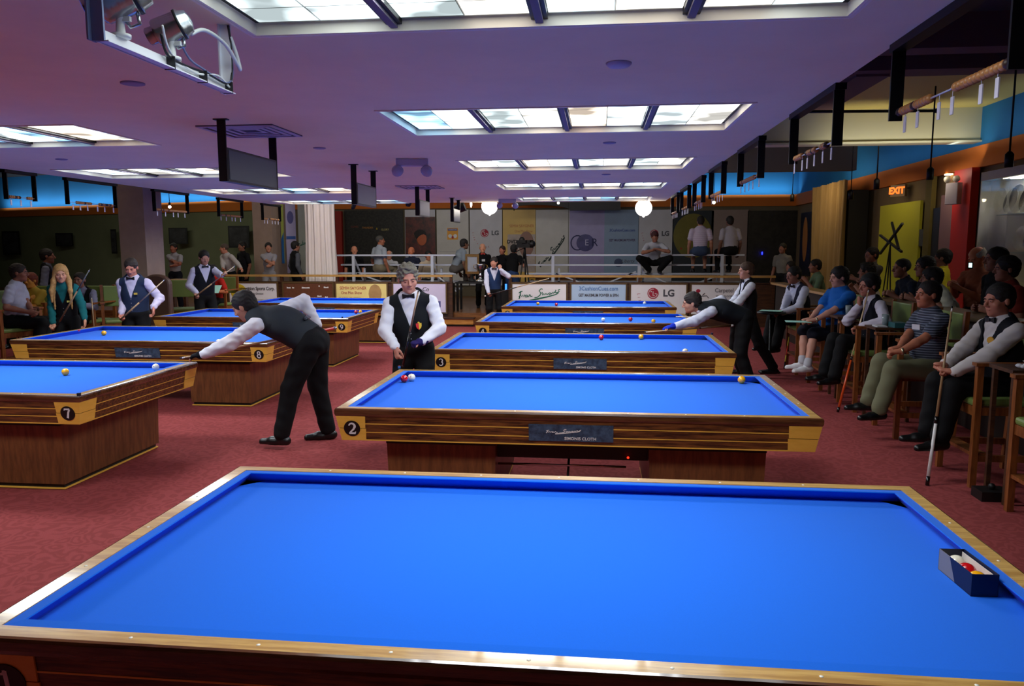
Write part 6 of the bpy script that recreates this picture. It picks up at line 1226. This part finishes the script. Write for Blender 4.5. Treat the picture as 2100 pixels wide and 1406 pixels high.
mb = MB(); mb.box(-.028, .028, -.005, .005, -.045, .045, BLACK); mb.box(-.018, .018, -.007, -.005, -.03, .03, mat('phone_glow', (210, 240, 235), .4, emit=1.5)); o = mb.build('mobile_phone', None, loc=(aX(1990, 544, 4.46))); o.rotation_euler = (-.5, 0, -.4); tag(o, 'glowing phone in the hand of the white-haired man', 'phone')
bar('tall man in black jacket standing behind the seated right-edge player', 2048, 4.35, 1.93, 88, True, head=(0, 0, 0), skinc=DS, hair=('short', BH), shirt=('long', (16, 16, 20)), build=1.12)
bar('guest in dull red shirt at the right picture edge', 2092, 4.2, 1.70, 86, lean=8, skinc=DS, hair=('full', BH), shirt=('short', (110, 34, 24)), hands=ba(2092, 4.2))
bar('curly-haired guest in white shirt behind the fist-resting player', 1800, 4.2, 1.56, 70, lean=10, skinc=DS, hair=('curly', BH), shirt=('short', (206, 200, 190)), hands=ba(1800, 4.2))
bar('man standing with folded arms before the yellow wall panel', 1790, 4.7, 1.92, 110, True, skinc=DS, hair=('short', BH), shirt=('short', (86, 84, 80)), hands=((4.45, aX(1790, 520, 4.7).y-.1, 1.2), (4.45, aX(1790, 520, 4.7).y+.1, 1.24)))
bar('guest in sage green shirt sitting in front of the tan curtain', 1686, 4.15, 1.57, 92, skinc=DS, hair=('short', BH), shirt=('short', (96, 116, 90)), hands=ba(1686, 4.15))
person('man in pale grey shirt standing far back left of the tan curtain', px=1602, Y=18.4, base=.27, rot=140, H=1.62, skinc=DS, hair=('short', BH), shirt=('short', (120, 116, 110)))
person('dark-clothed guest standing low behind the oak wall cap', x=4.1, Y=aX(1622, 560, 4.1).y, rot=110, H=1.5, skinc=DS, hair=('full', BH), shirt=('short', (30, 28, 34)))
# --- left background
def lchair(x, y, rz, label): chair(x, y, rz, label)
q = aY(20, 560, 10.2); sitter('man in pale grey shirt sitting at the left picture edge', q.x, 10.2, -70, H=1.75, hz=.78, lean=8, build=1.15, belly=.04, skinc=(140, 90, 74), hair=('short', (40, 26, 22)), shirt=('short', (170, 170, 190)), fl=((-.4, .1, .36), (-.4, -.1, .36)), feet=((q.x+.45, 10.0, .36), (q.x+.45, 10.2, .36)), hands=((q.x+.35, 10.05, .9), (q.x+.35, 10.15, .88)))
lchair(q.x-.05, 10.2, math.radians(70), 'tall wooden chair under the man at the left picture edge')
q = aY(74, 590, 11.4); sitter('woman with orange-lit hair and a yellow patterned top, arms folded', q.x, 11.4, -20+200, H=1.6, hz=.68, skinc=(206, 140, 60), hair=('full', (120, 44, 14)), shirt=('short', (190, 160, 60)), feet=((q.x-.1, 10.9, .34), (q.x+.1, 10.9, .34)), hands=((q.x+.12, 11.1, 1.0), (q.x-.1, 11.1, .96)))  # orange light is painted into her hair and skin colours
lchair(q.x, 11.45, 0, 'tall wooden chair under the woman with orange-lit hair')
person('man in dark vest with grey sleeves standing behind the orange-lit woman, turned away', px=100, Y=13.0, rot=-60, H=1.80, skinc=DS, hair=('short', BH), shirt=('long', (110, 112, 130)), vest=(16, 16, 20))
q = aY(170, 570, 11.5); sitter('young man in dark vest and grey shirt sitting behind the blonde woman with a cue', q.x, 11.5, 190, H=1.66, hz=.66, skinc=(140, 96, 80), hair=('short', BH), shirt=('long', (120, 118, 140)), vest=(14, 14, 20), feet=((q.x-.12, 11.0, .32), (q.x+.12, 11.0, .32)), hands=((q.x-.15, 11.1, .9), (q.x+.22, 11.1, .92)), hp=('loose', 'grip'))
lchair(q.x, 11.55, 0, 'tall wooden chair under the young man behind the blonde woman')
a_ = aY(189, 625, 11.05); cue((a_.x, 11.05, 1.05), (a_.x+.01, 11.05, .01), 'upright pale cue held by the seated young man behind the blonde woman')
person('man in light grey T-shirt with folded arms standing under the dark poster', px=362, Y=18.4, base=.27, rot=178, H=1.66, skinc=(160, 100, 80), hair=('short', BH), shirt=('short', (160, 158, 166)), pants=(20, 22, 34), hands=(P(374, 545, 18.0), P(350, 546, 18.0)), poles=((.9, 0, -.6), (-.9, 0, -.6)), hd=((-1, 0, .1), (1, 0, .1)))
person('broad man in white shirt leaning on the oak handrail, far left group', px=474, Y=18.45, base=.27, rot=150, H=1.66, lean=10, build=1.15, head=(-40, -4, 0), skinc=(206, 140, 116), hair=('buzz', (90, 76, 66)), shirt=('long', (190, 184, 184)), hands=(P(458, 562, 17.9), P(505, 562, 17.9)))
person('dark figure standing behind the man in the white shirt', px=502, Y=19.2, base=.27, rot=150, H=1.70, skinc=DS, hair=('short', BH), shirt=('short', (24, 24, 30)))
person('slim man in grey shirt with folded arms left of the lilac banner', px=554, Y=18.5, base=.27, rot=205, H=1.67, lean=3, build=.9, skinc=(176, 120, 96), hair=('short', BH), shirt=('short', (150, 146, 152)), pants=(140, 136, 140), hands=(P(566, 545, 18.1), P(548, 546, 18.1)), poles=((.9, 0, -.6), (-.9, 0, -.6)), hd=((-1, 0, .1), (1, 0, .1)))
person('man in black vest standing with his back half turned by the draped column', px=608, Y=18.7, base=.27, rot=-45, H=1.70, skinc=(170, 116, 92), hair=('short', BH), shirt=('long', (90, 92, 100)), vest=(14, 15, 20))
q = aY(443, 560, 15.2); sitter('spectator in red top writing on a paper in front of the white sponsor board', q.x, 15.2, 170, H=1.66, hz=.70, skinc=(190, 104, 60), hair=('short', BH), shirt=('short', (190, 40, 30)), feet=((q.x-.12, 14.8, .32), (q.x+.12, 14.8, .32)), hands=((q.x+.1, 14.8, .92), (q.x+.2, 14.8, .92)))
lchair(q.x, 15.25, 0, 'tall wooden chair under the spectator in red'); sheet((q.x+.2, 14.72, .97), .2, 'mint paper held by the spectator in red', .5)
# --- stage and bleachers
def bl(label, px, Y, hz, rot, **k):
    x = aY(px, 540, Y).x; k.setdefault('H', 1.74); fd = (-math.sin(rot*D2R), math.cos(rot*D2R)); rt = (fd[1], -fd[0]); zf = k.pop('zf', hz-.42)
    k.setdefault('feet', tuple((x+fd[0]*.38+rt[0]*s_*.14, Y+fd[1]*.38+rt[1]*s_*.14, zf) for s_ in (1, -1))); k.setdefault('kpole', ((.1, 1, .3), (-.1, 1, .3)))
    return person(label, x=x, Y=Y, rot=rot, hz=hz, **k)
bl('bald man in black shirt sitting beyond the left bleacher', 727, 20.3, 1.05, 200, lean=6, skinc=(210, 140, 110), hair=('none', BH), shirt=('short', (18, 18, 22)), zf=.6)
bl('man in light grey shirt sitting on the left bleacher with his back turned', 777, 19.25, 1.30, -30, lean=4, head=(-45, 0, 0), skinc=(160, 100, 74), hair=('buzz', (70, 66, 60)), shirt=('short', (150, 156, 164)), pants=(120, 110, 90))
bl('older man in white shirt seen between the planks of the left bleacher', 800, 20.4, .93, 185, lean=8, skinc=(214, 150, 124), hair=('ring', (190, 180, 170)), shirt=('short', (220, 220, 224)), zf=.5)
bl('man with smooth reddish head and dark shirt below the player photo banner', 846, 20.4, 1.02, 170, lean=4, skinc=(206, 120, 84), hair=('none', BH), shirt=('short', (40, 44, 64)), zf=.6)
bl('dark-haired spectator in cream top right of the reddish bald head', 876, 20.1, .92, 210, lean=8, skinc=(190, 120, 90), hair=('short', BH), shirt=('short', (206, 186, 160)), zf=.5)
bl('man in grey-blue shirt hunched at the right end of the left bleacher', 932, 19.2, 1.27, -55, lean=26, skinc=(130, 90, 70), hair=('short', BH), shirt=('short', (130, 140, 150)), pants=(90, 84, 80), zf=.98)
person('older man in black dinner jacket with red bow tie standing by the trophy', px=990, Y=19.5, base=.27, rot=196, H=1.64, skinc=(216, 150, 118), hair=('ring', (200, 180, 160)), shirt=('long', (15, 15, 17)), bow=(200, 40, 24), extra=badge((230, 230, 230), 'rect', None, (0, .04), .045, 'shirt_front', .03))
person('camera operator in black T-shirt filming with the tripod camera', px=1050, Y=19.2, base=.27, rot=-20, H=1.62, lean=10, skinc=(180, 120, 96), hair=('full', (22, 18, 18)), shirt=('short', (16, 16, 18)), pants=(40, 60, 100), hands=(P(1078, 545, 19.3), P(1070, 540, 19.5)), build=1.15)
person('head of a person just behind the camera operator', px=1031, Y=20.3, base=.27, rot=160, H=1.58, skinc=(190, 120, 96), hair=('short', (60, 30, 20)), shirt=('short', (20, 20, 24)))
x_ = aY(1342, 540, 19.05).x
person('man in maroon cap squatting on the right bleacher in front of the white banner', x=x_, Y=19.12, base=1.165, rot=176, H=1.74, hz=.30, lean=34, head=(10, -2, 0), skinc=(150, 100, 80), hair=('cap', (70, 26, 34)), shirt=('short', (176, 178, 188)), pants=(14, 14, 16), feet=((x_-.12, 19.0, 1.25), (x_+.12, 19.0, 1.25)), kpole=((.8, .8, .6), (-.8, .8, .6)), hands=((x_-.05, 18.72, 1.72), (x_+.05, 18.70, 1.74)), poles=((.9, .3, -.4), (-.9, .3, -.4)))
bl('broad man in striped white shirt and denim shorts sitting on the top plank, back turned', 1435, 19.0, 1.73, -4, lean=4, build=1.15, skinc=(176, 124, 100), hair=('short', (34, 26, 24)), shirt=('short', (206, 196, 214)), pants=(60, 76, 104), shorts=True, zf=1.26)
bl('man in white shirt and dark trousers sitting right of the striped-shirt man, back turned', 1497, 19.0, 1.73, 14, lean=6, build=1.08, skinc=(120, 84, 70), hair=('short', BH), shirt=('short', (176, 172, 184)), pants=(16, 16, 20), zf=1.26)
